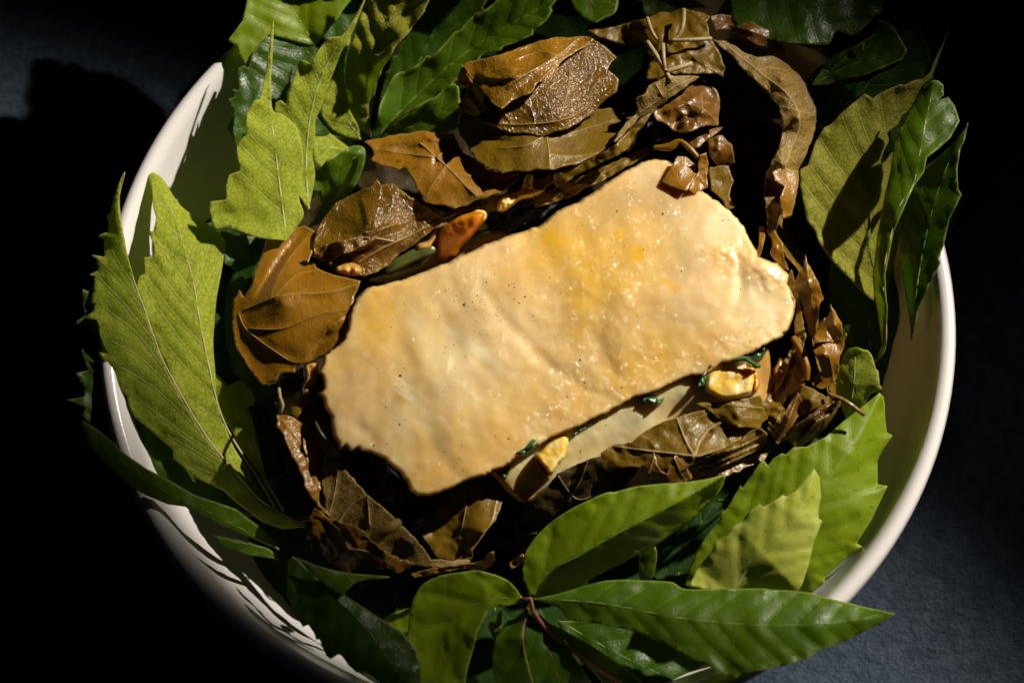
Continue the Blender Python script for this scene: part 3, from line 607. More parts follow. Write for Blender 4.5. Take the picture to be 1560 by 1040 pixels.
leaf('large dark leaf in deep shade behind the tall folded leaf, against the bowl',
     [(1330, 660), (1290, 560), (1262, 470), (1270, 390), (1310, 320)], [(1330, 660), (1375, 610), (1392, 540), (1385, 430), (1350, 340), (1310, 320)], [(1330, 660), (1325, 500), (1312, 325)], (36, 46, 52), 0, 2, 'deep', (0, 30, 3, 30), ribmat='ribgreen', ribr=.3)
# lower right
leaf('big folded green leaf at lower right, its toothed edge over the white rim',
     [(1090, 925), (1043, 890), (1050, 866), (1060, 842), (1075, 818), (1095, 794), (1098, 780), (1106, 776), (1128, 739), (1131, 743), (1146, 722), (1162, 699), (1170, 709), (1178, 698), (1191, 690), (1197, 692), (1209, 681), (1229, 680), (1258, 665), (1284, 642), (1310, 622), (1340, 598)],
     [(1090, 925), (1222, 900), (1236, 903), (1258, 886), (1256, 881), (1290, 848), (1314, 832), (1305, 827), (1327, 793), (1352, 740), (1337, 737), (1337, 701), (1346, 684), (1360, 663), (1351, 658), (1349, 640), (1348, 616), (1346, 604), (1340, 598)],
     [(1092, 922), (1125, 886), (1180, 828), (1250, 744), (1281, 701), (1312, 655), (1340, 601)], (58, 66, 72, 74, 70), -1, -9, 'lime', (-1, 30, -1, 30), ribmat='ribgreen', ribr=.4, sec=50, und=(.8, 90))
leaf('soft light green leaf lying on top of the big folded leaf at lower right',
     [(1110, 905), (1050, 892), (1062, 866), (1085, 838), (1090, 826), (1108, 815), (1114, 804), (1131, 793), (1142, 778), (1157, 768), (1163, 772), (1180, 762), (1193, 753), (1198, 756), (1213, 747), (1229, 727), (1240, 713)],
     [(1110, 905), (1160, 912), (1212, 905), (1222, 890), (1232, 860), (1240, 825), (1253, 793), (1247, 789), (1247, 775), (1251, 757), (1249, 727), (1240, 713)],
     [(1112, 902), (1146, 858), (1196, 806), (1226, 760), (1240, 716)], (70, 78, 82, 83), 0, -4, 'frost', (-1, 30, -1, 30), ribmat='ribpale', ribr=.3, sec=50, und=(.6, 80))
# bottom cluster
t = empty('creeper_leaf', (808, 912), 70, 'creeper leaf at the bottom with smooth green leaflets fanning from one red stalk joint', 'leaf', 'green creeper leaves lining the bowl')
leaf(None, [(806, 905), (797, 882), (796, 860), (800, 842), (822, 811), (864, 778), (923, 751), (936, 749), (969, 741), (1010, 737), (1044, 734), (1080, 729), (1106, 722)],
     [(806, 905), (840, 914), (866, 906), (903, 880), (936, 862), (979, 841), (1036, 805), (1075, 772), (1098, 744), (1106, 722)],
     [(808, 904), (838, 870), (880, 847), (936, 815), (1018, 772), (1103, 725)], (70, 77, 82, 84, 82), -1, -15, 'lime', (1.5, 90, 2, 70), parent=t, name='leaflet', ribmat='ribgreen', ribr=.3, sec=46, curl=.5, und=(.6, 90), pw=1.1)
leaf(None, [(812, 912), (850, 904), (894, 891), (936, 883), (1018, 886), (1050, 897), (1135, 896), (1200, 899), (1240, 905), (1300, 920), (1364, 934)],
     [(812, 912), (851, 926), (868, 944), (910, 949), (969, 962), (1014, 981), (1067, 1007), (1116, 1032), (1129, 1027), (1160, 1018), (1200, 1012), (1245, 992), (1295, 972), (1330, 954), (1364, 934)],
     [(812, 912), (890, 916), (952, 925), (1034, 941), (1160, 952), (1270, 948), (1362, 934)], (69, 74, 77, 78, 76), -3, -2, 'top', (1.5, 70, 2.5, 60), parent=t, name='leaflet', ribmat='ribgreen', ribr=.35, sec=46, ang=48, curl=.4, und=(1, 80))
leaf(None, [(804, 914), (794, 907), (785, 895), (767, 880), (733, 870), (708, 870), (664, 879), (644, 890), (633, 908), (626, 924), (622, 960), (620, 1010), (625, 1070)],
     [(804, 914), (785, 920), (749, 926), (738, 940), (728, 960), (722, 985), (712, 1020), (700, 1070), (660, 1090), (625, 1070)],
     [(803, 914), (755, 912), (710, 930), (675, 975), (655, 1060)], (69, 70, 66, 60, 54), 2, -1, 'lime', (2, 60, 0, 60), parent=t, name='leaflet', ribmat='ribgreen', ribr=.3, sec=46, und=(1, 80))
leaf(None, [(806, 920), (795, 932), (775, 944), (762, 960), (752, 982), (750, 1010), (760, 1080)], [(806, 920), (798, 950), (800, 990), (812, 1040), (820, 1080), (760, 1080)], [(806, 920), (797, 960), (800, 1010), (815, 1075)], (68, 68, 62, 56), -3, 1, 'top', (0, 60, 0, 60), parent=t, name='leaflet', ribmat='ribred', ribr=.4, sec=46)
leaf(None, [(808, 922), (800, 950), (802, 1000), (818, 1080)], [(808, 922), (835, 948), (875, 1000), (915, 1080), (818, 1080)], [(808, 922), (840, 1000), (862, 1080)], (66, 62, 54), 0, -1, 'deep', (0, 60, 0, 60), parent=t, name='leaflet', ribmat='ribred', ribr=.35, sec=46)
tube('petiole', catmull(PW([(792, 914), (808, 911), (812, 930), (840, 965), (900, 1010), (960, 1050)], (70, 71.5, 69, 63, 58, 52)), .002), .00075, M['ribred'], t)
leaf('narrow green leaf beneath the long pointed leaf at the bottom', [(835, 948), (850, 960), (870, 985), (910, 1030), (940, 1080)], [(835, 948), (870, 965), (920, 995), (990, 1050), (940, 1080)], [(835, 948), (890, 1000), (955, 1070)], (60, 58, 50), 0, 0, 'top', (0, 30, 0, 30), ribmat='ribred', ribr=.35, sec=40)
leaf('dark green leaf in the shade below the long pointed leaf at the bottom', [(850, 945), (880, 1000), (950, 1060), (1040, 1075)], [(850, 945), (960, 950), (1060, 990), (1130, 1040), (1040, 1075)], [(850, 945), (950, 1000), (1080, 1060)], (52, 52, 46), 0, 0, 'deep', (0, 30, 0, 30), ribmat='ribgreen', ribr=.3, sec=40)
leaf('small yellow green leaf tip between the two lower left leaflets of the bottom leaf', [(754, 974), (744, 955), (752, 940), (765, 928)], [(754, 974), (762, 962), (764, 945), (765, 928)], [(754, 974), (756, 950), (765, 930)], (60, 62, 64), 0, 0, 'lime', (0, 30, 0, 30), ribr=0, sp=2.5, sec=90)
leaf('green leaf edge peeping out behind the rounded leaflet at the bottom', [(580, 990), (585, 945), (604, 932), (630, 922)], [(580, 990), (620, 990), (650, 960), (630, 922)], [(580, 990), (610, 960), (630, 925)], (52, 54, 56), 0, 0, 'lime', (0, 30, 0, 30), ribr=.25, sec=30, ribmat='ribgreen')
leaf('dim olive leaf with blunt teeth hanging over the edge at the lower left', [(446, 846), (438, 856), (436, 883), (436, 908), (441, 912), (444, 929), (452, 938), (461, 954), (470, 951), (479, 965), (482, 974), (487, 973), (491, 985), (497, 998), (503, 1003), (512, 998), (517, 994), (530, 1010), (543, 1024), (554, 1021), (568, 1030), (590, 1050), (640, 1075)],
     [(446, 846), (480, 870), (520, 902), (570, 935), (618, 968), (640, 1010), (640, 1075)], [(446, 848), (500, 900), (560, 960), (636, 1070)], (72, 72, 70, 66), -1, -2, 'deep', (-1, 30, 0, 30), sec=36, ribmat='ribgreen', ribr=.3, ang=60)
leaf('folded over bright edge of the olive leaf at the lower left', [(450, 847), (480, 876), (505, 897), (522, 906)], [(450, 847), (487, 862), (530, 872), (594, 878), (560, 882), (540, 888), (522, 906)], [(450, 847), (500, 878), (545, 884)], (77, 75, 73), 0, 0, 'top', (0, 30, 0, 30), ribr=0, sec=60)
leaf('small upright green leaf in the dark gap below the brown wrap, right of centre', [(982, 884), (974, 880), (973, 862), (976, 846), (998, 832)], [(982, 884), (994, 880), (999, 860), (1000, 845), (998, 832)], [(982, 884), (985, 855), (997, 834)], (60, 66, 70), 0, 0, 'top', (1, 20, 1, 20), ribr=.2, ribmat='ribgreen', sp=3, sec=20)
leaf('green leaf standing behind the bottom leaflets in the dark right of centre', [(1000, 905), (960, 870), (1000, 820), (1060, 770)], [(1000, 905), (1060, 890), (1090, 830), (1110, 770), (1060, 770)], [(1000, 905), (1040, 840), (1085, 770)], (34, 36, 38), 0, 0, 'shadegreen', ribr=.25, ribmat='ribgreen')
# green leaves lining the bowl low down, shade put into their colour
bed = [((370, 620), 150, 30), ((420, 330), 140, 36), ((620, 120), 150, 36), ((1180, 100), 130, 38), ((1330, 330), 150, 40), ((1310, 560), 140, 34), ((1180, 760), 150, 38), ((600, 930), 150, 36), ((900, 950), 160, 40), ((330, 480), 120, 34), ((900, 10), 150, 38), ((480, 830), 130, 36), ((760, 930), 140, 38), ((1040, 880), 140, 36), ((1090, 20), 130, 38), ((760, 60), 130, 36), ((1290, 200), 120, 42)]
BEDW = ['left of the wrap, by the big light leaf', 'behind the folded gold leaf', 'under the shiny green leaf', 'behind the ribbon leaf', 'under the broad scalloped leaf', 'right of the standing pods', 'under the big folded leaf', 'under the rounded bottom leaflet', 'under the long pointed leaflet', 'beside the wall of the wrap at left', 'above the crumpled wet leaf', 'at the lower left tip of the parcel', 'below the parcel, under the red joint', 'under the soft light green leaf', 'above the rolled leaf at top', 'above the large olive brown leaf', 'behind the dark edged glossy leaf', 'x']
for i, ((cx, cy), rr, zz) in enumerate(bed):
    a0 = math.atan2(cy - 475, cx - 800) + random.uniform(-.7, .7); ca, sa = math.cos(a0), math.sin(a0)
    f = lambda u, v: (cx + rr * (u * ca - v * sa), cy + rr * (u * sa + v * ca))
    leaf(None, [f(-1, 0), f(-.7, -.55), f(-.1, -.8), f(.5, -.55), f(1, 0)], [f(-1, 0), f(-.7, .55), f(-.1, .8), f(.5, .55), f(1, 0)], [f(-1, 0), f(0, .04), f(1, 0)], (zz - 8, zz, zz + 4), -1, -1, 'shadegreen', (4, 36, 4, 36), sp=7, ribr=.3, ribmat='ribgreen', sec=50)
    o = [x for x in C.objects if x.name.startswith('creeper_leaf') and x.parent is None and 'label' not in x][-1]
    tag(o, 'shade-coloured leaf lining the bowl ' + BEDW[i], 'leaf', 'shaded leaves lining the bottom of the bowl')
# ------------------------------------------------------------------ cooked grape leaves
def jag(pts, rough, seed, tooth=0., smooth=False):
    c = resample(catmull(pts, 4, True), 3.5, True) if smooth else resample(pts, 3.5, True)
    nxt = np.roll(c, -1, 0); prv = np.roll(c, 1, 0); t = nxt - prv; t /= np.maximum(np.linalg.norm(t, axis=1), 1e-9)[:, None]; nn = np.stack([t[:, 1], -t[:, 0]], 1)
    o = fbm(c, 14, 3, seed) * rough * 1.6
    if tooth:
        s = np.cumsum(np.linalg.norm(c - prv, axis=1)); per = 13.; o = o + tooth * (1 - np.abs(((s / per + fbm(c, 60, 1, seed) * 1.5) % 1) * 2 - 1))
    return c + nn * o[:, None]
def cooked(label, outline, ctrl, mat='gold', veins=(), main=None, rough=1.5, crum=(1.6, 55), und=(1.5, 110), fine=.35, curl=.5, sp=3.6, tooth=0., smooth=False, name='cooked_grape_leaf', parent=None, bumps=(), ribmat='ribbrown', vr=.4, cat='leaf', group='brown cooked vine leaves of the wrap', thick=.2, vsign=1., folds=()):
    SEED[0] += 1; sd = SEED[0]
    out = jag(outline, rough, sd, tooth, smooth)
    keep = [0]
    for i in range(1, len(out)):
        if np.linalg.norm(out[i] - out[keep[-1]]) > 1.2: keep.append(i)
    out = out[keep]; f = rbf(ctrl)
    vs = [resample(catmull(v, 4), 5) for v in veins]
    def zf(V2, md, rd, vd):
        z = f(V2) + und[0] * 1.4 * fbm(V2, und[1], 2, sd) + crum[0] * facet(V2, crum[1] * 2.3, sd)
        z += fine * .5 * fbm(V2, 14, 2, sd + 2) * 1.5 + curl * np.exp(-md / 8.0) * (.6 + 1.2 * fbm(V2, 45, 1, sd + 9))
        z += vsign * .35 * np.exp(-(vd / 3.2) ** 2)
        for (bx, by, br, bz) in bumps: z += bz * np.exp(-((V2[:, 0] - bx) ** 2 + (V2[:, 1] - by) ** 2) / br ** 2)
        for (pl, wd, h) in folds:   # sharp creases
            d, s_, t_ = dist_poly(V2, catmull(pl, 5)); env = np.sin(np.clip(t_, .02, .98) * math.pi) ** .5
            z += h * env * np.exp(-d / wd)
        return z
    o = build_sheet(name, out, zf, vs, vs[0] if vs else None, sp, M[mat], thick, parent, sd)
    if label: tag(o, label, cat, group)
    for i, v in enumerate(vs):
        if vr > 0 and i < 3:
            ins = inside(v, out); v2 = v[ins]
            if len(v2) > 3:
                zz = zf(v2, np.full(len(v2), 30.), None if False else np.zeros(len(v2)), np.zeros(len(v2))); Wp = PW(v2, zz)
                Wp[:, 2] -= .0001 if vsign > 0 else .0003
                tube('vein', Wp, np.linspace(1.1, .4, len(Wp)) * vr / 1000, M[ribmat], o, 6)
    return o
def roll(label, pts, widths, mat, arc=200, name='curled_leaf', parent=None, wav=.6, tilt=0., cat='leaf', group='brown cooked vine leaves of the wrap', sp=3.5, veins=(), flip=1):
    """strip bent across its length; pts (px,py,z mm), widths px"""
    SEED[0] += 1; sd = SEED[0]; p = np.asarray(pts, float); wv = np.asarray(widths, float)
    c = catmull(np.column_stack([p, wv]), sp); W = PW(c[:, :2], c[:, 2]); hw = c[:, 3] * .2147 / 1000 / 2
    t = np.gradient(W, axis=0); t /= np.maximum(np.linalg.norm(t, axis=1), 1e-9)[:, None]
    K = 19; th = np.linspace(-.5, .5, K) * R(arc); V = []; uv = []; n = len(c)
    vn = fbm(c[:, :2], 30, 3, sd); vn2 = fbm(c[:, :2], 25, 3, sd + 3)
    for i in range(n):
        s = np.cross(t[i], (0, 0, 1.0)); s /= max(np.linalg.norm(s), 1e-6); u = np.cross(s, t[i])
        tl = R(tilt); s, u = s * math.cos(tl) + u * math.sin(tl), u * math.cos(tl) - s * math.sin(tl)
        r = hw[i] / max(math.sin(min(R(arc) / 2, math.pi / 2)), .2)
        for k in range(K):
            q_ = np.array([[c[i, 0] + th[k] * 30, c[i, 1] + th[k] * 17 + k * 3.]])
            e = (abs(th[k]) / (R(arc) / 2)) ** 4
            rr = r * (1 + .14 * float(fbm(q_, 26, 2, sd)[0]) * wav * 2 - e * .25 * (vn[i] + .3) * wav)
            V.append(W[i] + s * rr * math.sin(th[k]) + u * (rr * math.cos(th[k]) - r) * flip); uv.append((c[i, 0] / 1000 + th[k] * .03, c[i, 1] / 1000 + th[k] * .02))
    F = [(i * K + k, i * K + k + 1, (i + 1) * K + k + 1, (i + 1) * K + k) for i in range(n - 1) for k in range(K - 1)]
    kk = np.tile(np.arange(K), n); md = np.minimum(kk, K - 1 - kk) * 3.; ii = np.repeat(np.arange(n), K)
    cross = np.abs(((ii * sp + kk * 2.2) / 34.) % 1 - .5) * 34
    o = mkobj(name, V, F, M[mat], parent, {'vd': cross, 'rd': np.abs(kk - K / 2 + .3) * 4., 'md': md}, np.array(uv))
    s = o.modifiers.new('thickness', 'SOLIDIFY'); s.thickness = .0003; s.offset = 0
    if label: tag(o, label, cat, group)
    return o
# bed of the parcel, shade put into its dark colour
cooked('shade-coloured bottom layer of the cooked leaf wrap, mostly hidden in shade beneath the fish', [(380, 420), (470, 300), (620, 230), (760, 110), (900, 60), (1080, 60), (1190, 150), (1210, 350), (1260, 480), (1250, 600), (1180, 690), (1000, 740), (850, 810), (700, 850), (560, 850), (470, 780), (410, 640), (370, 540)],
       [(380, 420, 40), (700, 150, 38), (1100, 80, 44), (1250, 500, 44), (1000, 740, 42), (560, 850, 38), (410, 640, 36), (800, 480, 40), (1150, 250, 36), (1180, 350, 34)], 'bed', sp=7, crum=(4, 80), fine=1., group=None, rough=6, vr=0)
# outer walls of the parcel (left, right)
cooked('shade-coloured olive leaf forming the steep outer left wall of the wrap', [(412, 352), (400, 385), (380, 430), (366, 470), (358, 510), (372, 545), (405, 585), (440, 600), (452, 640), (420, 640), (385, 600), (352, 560), (341, 500), (345, 440), (365, 390), (395, 355)],
       [(412, 352, 60), (366, 470, 60), (372, 545, 58), (341, 500, 40), (352, 560, 40), (420, 640, 40), (440, 600, 56), (365, 390, 42)], 'shadegreen', rough=1, vr=0, group=None)
# B1
cooked('smooth golden brown cooked leaf folded over the left end of the fish',
       [(375, 457), (372, 450), (380, 438), (399, 385), (403, 370), (410, 358), (421, 347), (440, 341), (454, 336), (452, 346), (463, 344), (480, 352), (488, 366), (476, 378), (470, 401), (478, 398), (482, 408), (491, 412), (512, 420), (550, 427), (541, 450), (534, 474), (528, 498), (526, 514), (512, 528), (491, 541), (468, 552), (449, 557), (450, 567), (426, 569), (421, 579), (407, 584), (399, 587), (384, 568), (370, 547), (360, 530), (356, 514), (353, 480), (355, 460), (364, 442)],
       [(375, 455, 70), (410, 360, 66), (454, 338, 66), (480, 360, 68), (475, 400, 72), (548, 428, 78), (530, 500, 77), (490, 541, 75), (450, 560, 72), (400, 585, 68), (362, 520, 69), (355, 470, 68), (430, 460, 79), (420, 520, 75), (390, 500, 73), (440, 400, 73)], 'gold',
       [[(372, 472), (400, 460), (421, 452), (450, 447), (491, 447), (541, 434)], [(364, 478), (372, 497), (385, 510), (415, 532), (452, 552), (478, 530), (500, 500), (530, 480)], [(380, 500), (430, 500), (480, 480), (528, 470)], [(470, 358), (440, 395), (420, 430), (412, 455)], [(420, 450), (450, 420), (480, 412)]],
       crum=(.5, 90), und=(1.0, 120), fine=.12, curl=.8, folds=[([(458, 358), (430, 390), (405, 430), (385, 460)], 5, -2.2), ([(378, 462), (440, 452), (540, 440)], 14, 1.2), ([(500, 505), (525, 480)], 4, 1.4), ([(470, 552), (490, 520), (526, 500)], 6, -1.5)], vr=.28)
# B2
cooked('wet glistening leaf with a pale forked vein, left of the carrot',
       [(476, 378), (483, 352), (495, 330), (512, 309), (542, 293), (565, 284), (574, 272), (580, 282), (598, 280), (615, 293), (636, 307), (677, 323), (700, 318), (727, 313), (735, 318), (700, 334), (677, 345), (660, 350), (636, 368), (609, 387), (590, 404), (575, 414), (555, 419), (528, 421), (507, 414), (500, 400), (486, 392)],
       [(476, 378, 70), (500, 330, 68), (542, 293, 70), (580, 280, 74), (636, 307, 74), (677, 325, 72), (730, 315, 73), (636, 368, 70), (609, 387, 68), (555, 419, 68), (507, 410, 70), (570, 340, 77), (600, 320, 77), (530, 380, 71)], 'wet',
       [[(545, 400), (582, 378), (636, 353), (674, 333), (728, 315)], [(674, 333), (640, 310), (612, 295)], [(600, 368), (560, 362), (520, 372)], [(630, 356), (660, 330)], [(560, 392), (530, 385), (500, 392)]],
       crum=(1.6, 60), fine=.3, curl=.6, sp=2.8, folds=[([(490, 375), (540, 370), (580, 350), (615, 340)], 6, 3.5), ([(485, 400), (530, 388), (570, 372)], 4, -2.5), ([(550, 300), (560, 340), (545, 365)], 8, 1.5)], vr=.4)
cooked('small torn curl of wet leaf beside the folded gold leaf on the left', [(474, 380), (500, 372), (540, 362), (560, 352), (590, 346), (560, 372), (520, 388), (492, 398), (478, 392)], [(474, 380, 75), (590, 346, 76), (520, 376, 79), (492, 398, 73)], 'wet', crum=(2, 20), fine=.8, vr=0, sp=2.5)
# B3
cooked('long flat golden leaf pointing left, shiny at its right end, above the carrot piece',
       [(553, 216), (580, 210), (608, 204), (636, 200), (663, 201), (693, 204), (699, 222), (706, 232), (722, 241), (730, 238), (741, 257), (752, 262), (770, 262), (793, 262), (790, 274), (762, 293), (744, 300), (728, 301), (710, 314), (690, 317), (677, 313), (660, 312), (644, 307), (636, 288), (630, 274), (623, 263), (616, 256), (609, 258), (577, 250), (563, 243), (569, 236), (565, 224)],
       [(553, 216, 72), (563, 243, 72), (636, 200, 72), (693, 204, 72), (623, 262, 76), (640, 300, 76), (700, 312, 76), (790, 266, 78), (741, 257, 78), (660, 240, 78)], 'gold',
       [[(640, 218), (665, 240), (690, 263), (708, 282), (728, 300)], [(665, 240), (690, 225), (712, 236)], [(665, 240), (620, 235), (570, 226)], [(690, 263), (740, 270), (780, 266)], [(680, 252), (660, 280), (650, 300)]],
       crum=(.9, 60), fine=.25, folds=[([(560, 222), (610, 215), (650, 204)], 7, 1.5), ([(645, 200), (655, 212), (690, 214), (700, 222)], 4, 1.8), ([(600, 232), (635, 225)], 10, -1.5), ([(660, 228), (665, 250)], 6, -1.5)], vr=.35)
# B4
cooked('large olive brown leaf with pale central vein, below the crumpled wet leaf',
       [(702, 172), (730, 180), (800, 180), (870, 170), (930, 165), (955, 175), (966, 170), (972, 178), (955, 189), (958, 197), (945, 206), (930, 218), (919, 229), (900, 240), (878, 250), (862, 252), (846, 258), (822, 257), (798, 261), (783, 260), (765, 263), (751, 260), (737, 253), (725, 243), (718, 235), (712, 220), (700, 205), (698, 188)],
       [(702, 172, 72), (700, 205, 74), (725, 243, 80), (783, 262, 84), (846, 258, 83), (919, 229, 80), (965, 172, 76), (870, 170, 76), (800, 215, 85)], 'brown',
       [[(833, 165), (832, 200), (836, 230), (838, 258)], [(833, 205), (800, 222), (760, 226)], [(834, 215), (880, 200), (930, 185)], [(836, 235), (870, 238), (905, 234)], [(832, 195), (790, 195), (740, 200)]],
       crum=(.9, 70), fine=.25, vr=.35, folds=[([(735, 200), (760, 215), (800, 210)], 7, -1.5)])
# B5
cooked('big dark wet leaf at the top left of the wrap, light yellow veins',
       [(731, 186), (746, 173), (775, 158), (800, 144), (835, 112), (862, 84), (888, 62), (905, 61), (922, 72), (938, 87), (930, 97), (924, 107), (935, 112), (943, 121), (940, 138), (919, 155), (905, 170), (888, 183), (865, 197), (840, 202), (829, 208), (800, 203), (777, 202), (752, 193)],
       [(731, 186, 83), (800, 144, 85), (888, 62, 82), (938, 90, 84), (942, 130, 84), (888, 183, 82), (829, 208, 83), (777, 202, 83), (860, 130, 86), (840, 170, 85)], 'wet',
       [[(735, 186), (790, 190), (850, 184), (890, 168), (938, 132)], [(850, 182), (862, 150), (868, 110)], [(890, 166), (905, 130), (935, 104)], [(815, 188), (810, 168), (795, 152)], [(862, 150), (900, 120)], [(780, 190), (772, 178), (765, 168)]],
       crum=(.9, 70), fine=.2, und=(1.2, 100), sp=2.8, vr=.25)
cooked('golden oily leaf folded over the big dark wet leaf at the top',
       [(705, 99), (715, 94), (746, 88), (777, 78), (811, 66), (840, 58), (865, 57), (886, 55), (905, 60), (892, 70), (876, 80), (858, 92), (846, 106), (836, 120), (818, 128), (808, 142), (790, 148), (776, 156), (764, 166), (757, 163), (748, 155), (738, 142), (722, 128), (712, 112)],
       [(705, 99, 84), (811, 66, 84), (886, 56, 83), (876, 80, 88), (836, 120, 92), (790, 148, 93), (764, 166, 92), (738, 142, 88), (720, 125, 85), (780, 110, 93), (840, 85, 90)], 'wetgold',
       [[(876, 62), (850, 84), (810, 108), (760, 140)], [(850, 84), (820, 80), (780, 92)], [(810, 108), (770, 104), (735, 112)]],
       crum=(1.2, 44), fine=.3, und=(1.2, 80), sp=2.6, vr=.2, folds=[([(720, 112), (760, 120), (800, 112), (850, 88)], 6, 1.8)])
cooked('folded down corner of the crumpled wet leaf, hanging at its left in half shade',
       [(705, 99), (712, 114), (722, 128), (738, 142), (735, 152), (744, 165), (730, 176), (718, 182), (706, 176), (702, 168), (698, 160), (706, 148), (712, 134), (704, 128), (694, 131), (698, 115)],
       [(705, 99, 83), (738, 142, 80), (694, 131, 76), (744, 165, 78), (706, 176, 72)], 'gold', crum=(1.6, 30), fine=.5, vr=0, sp=3)
# B6
cooked('dark leaf at the top with thick pale stalks crossing on it',
       [(893, 47), (930, 43), (960, 34), (986, 28), (1003, 20), (1020, 19), (1040, 13), (1052, 16), (1068, 19), (1082, 24), (1076, 34), (1084, 60), (1093, 74), (1099, 88), (1104, 100), (1102, 117), (1088, 112), (1074, 112), (1045, 113), (1017, 112), (1000, 120), (984, 121), (986, 106), (990, 90), (984, 76), (981, 65), (955, 68), (930, 62), (910, 55)],
       [(893, 47, 72), (955, 66, 74), (981, 50, 82), (1040, 15, 82), (1082, 24, 82), (1100, 90, 84), (1100, 116, 82), (1017, 110, 87), (984, 121, 84), (1040, 65, 86)], 'brown',
       [[(1041, 14), (1041, 35), (1035, 54)], [(1024, 62), (1050, 61), (1084, 59)], [(1035, 62), (1060, 90), (1100, 115)]], crum=(1.8, 32), fine=.6, vr=0, sp=3.2)
for lab, pts, r0 in (('pale stalk stub standing on the dark leaf at the top edge, nearest the frame edge', [(1042, 15, 87), (1041, 35, 89), (1035, 53, 88), (1018, 68, 87), (1016, 80, 86)], .75),
                     ('pale stalk lying level across the dark leaf at the top', [(1022, 62, 88), (1050, 61, 89), (1084, 59, 87)], .7),
                     ('short pale stalk at the left of the crossed stalks, leaning like a backslash', [(986, 27, 86), (993, 48, 88), (1001, 61, 87)], .6),
                     ('longest pale stalk of the crossed bundle, sloping down to the right', [(986, 64, 88), (1000, 85, 90), (1014, 108, 90), (1022, 124, 89)], .8),
                     ('upright pale stalk in the crossed bundle', [(1010, 67, 90), (1011, 88, 91), (1013, 108, 90)], .7),
                     ('pale stalk reaching right from the crossed bundle', [(1014, 110, 90), (1035, 103, 90), (1054, 97, 89)], .85)):
    tag(tube('leaf_stalk', catmull(PW([p[:2] for p in pts], [p[2] for p in pts]), .0015), r0 / 1000, M['ribstraw']), lab, 'stalk', 'crossed leaf stalks at the top of the wrap')
# B7, B7b
cooked('small matte leaf showing its pale veined back, hanging below the crossed stalks', [(1005, 122), (1017, 115), (1045, 114), (1066, 117), (1050, 128), (1037, 139), (1018, 152), (1000, 165), (985, 175), (972, 181), (955, 200), (938, 217), (934, 215), (945, 200), (955, 186), (972, 172), (968, 150), (980, 145), (990, 130)],
       [(1017, 115, 89), (1066, 117, 86), (1000, 165, 84), (972, 178, 83), (936, 216, 84), (980, 145, 88)], 'matte', [[(1060, 118), (1025, 134), (1000, 155), (975, 172)], [(1010, 148), (1000, 130)]], crum=(.7, 40), fine=.3, vr=.3, sp=3, und=(.5, 90))
cooked('narrow brown leaf edge running diagonally below the large olive brown leaf, pitted surface', [(1000, 166), (990, 178), (978, 194), (966, 208), (957, 228), (940, 238), (919, 246), (898, 258), (876, 268), (860, 280), (846, 288), (843, 276), (845, 263), (868, 256), (892, 246), (915, 234), (938, 221), (958, 200), (978, 180)],
       [(1000, 166, 84), (957, 226, 80), (876, 268, 79), (846, 288, 76), (845, 263, 83), (938, 221, 84)], 'brown', [], crum=(1.2, 26), fine=.6, vr=0, sp=3)
# B8
cooked('reddish brown leaf curled into a shiny hood beside the pale backed leaf',
       [(995, 170), (1010, 160), (1031, 151), (1048, 134), (1065, 119), (1080, 128), (1091, 138), (1097, 150), (1096, 170), (1094, 190), (1078, 191), (1060, 197), (1045, 202), (1029, 201), (1020, 194), (1012, 186), (1000, 184)],
       [(995, 170, 82), (1065, 119, 78), (1096, 150, 78), (1094, 190, 80), (1029, 200, 82), (1050, 160, 83), (1070, 172, 85), (1040, 185, 84)], 'rust', [[(1093, 188), (1070, 165), (1040, 156)], [(1070, 165), (1068, 140)], [(998, 180), (1012, 186), (1022, 197)]], crum=(1.8, 34), fine=.25, curl=.5, sp=2.8, folds=[([(1028, 188), (1040, 180), (1058, 176)], 4, -3), ([(1000, 172), (1040, 160), (1070, 140)], 7, 2.)], vr=.2)
cooked('lit sliver of rust coloured leaf just under the shiny hood', [(1102, 193), (1090, 205), (1076, 215), (1062, 226), (1052, 226), (1048, 214), (1066, 206), (1086, 196)], [(1102, 193, 72), (1052, 226, 76), (1070, 210, 77)], 'rust', crum=(1, 24), vr=0, sp=3)
cooked('black crumpled leaf scrap in the hollow below the rust coloured hood', [(985, 188), (1005, 184), (1022, 198), (1048, 204), (1040, 220), (1015, 224), (1000, 215)], [(985, 188, 72), (1048, 204, 72), (1010, 210, 76)], 'char', crum=(2, 20), fine=.8, vr=0, sp=3, group=None)
# B10
cooked('golden leaf scrap lying on the upper right corner of the fish', [(1032, 238), (1046, 239), (1060, 252), (1062, 266), (1054, 280), (1046, 291), (1026, 286), (1007, 277), (1020, 258)], [(1032, 238, 80), (1060, 255, 79), (1046, 290, 83), (1007, 277, 81), (1035, 262, 81.5)], 'gold', [], crum=(.5, 40), fine=.2, vr=0, sp=2.6, rough=.8)
cooked('narrow torn leaf strip just right of the golden scrap on the fish corner', [(1064, 236), (1076, 233), (1079, 250), (1077, 268), (1078, 285), (1070, 288), (1071, 301), (1060, 298), (1048, 290), (1056, 276), (1064, 262)], [(1064, 236, 84), (1079, 250, 80), (1068, 300, 78), (1048, 290, 82)], 'gold', [], crum=(1, 24), fine=.4, vr=0, sp=2.6, rough=1)
roll('thin curled rim of leaf arching over the top corner of the fish', [(995, 224, 80), (1020, 222, 82), (1036, 214, 83), (1052, 226, 83), (1064, 240, 82)], [5, 12, 6, 8, 6], 'gold', 160)
cooked('dim veined leaf in shade along the right upper side of the fish', [(1080, 255), (1110, 252), (1116, 275), (1112, 300), (1120, 315), (1108, 318), (1098, 300), (1084, 290)], [(1080, 255, 72), (1116, 275, 70), (1100, 300, 71)], 'brown', [], vr=0, sp=3)
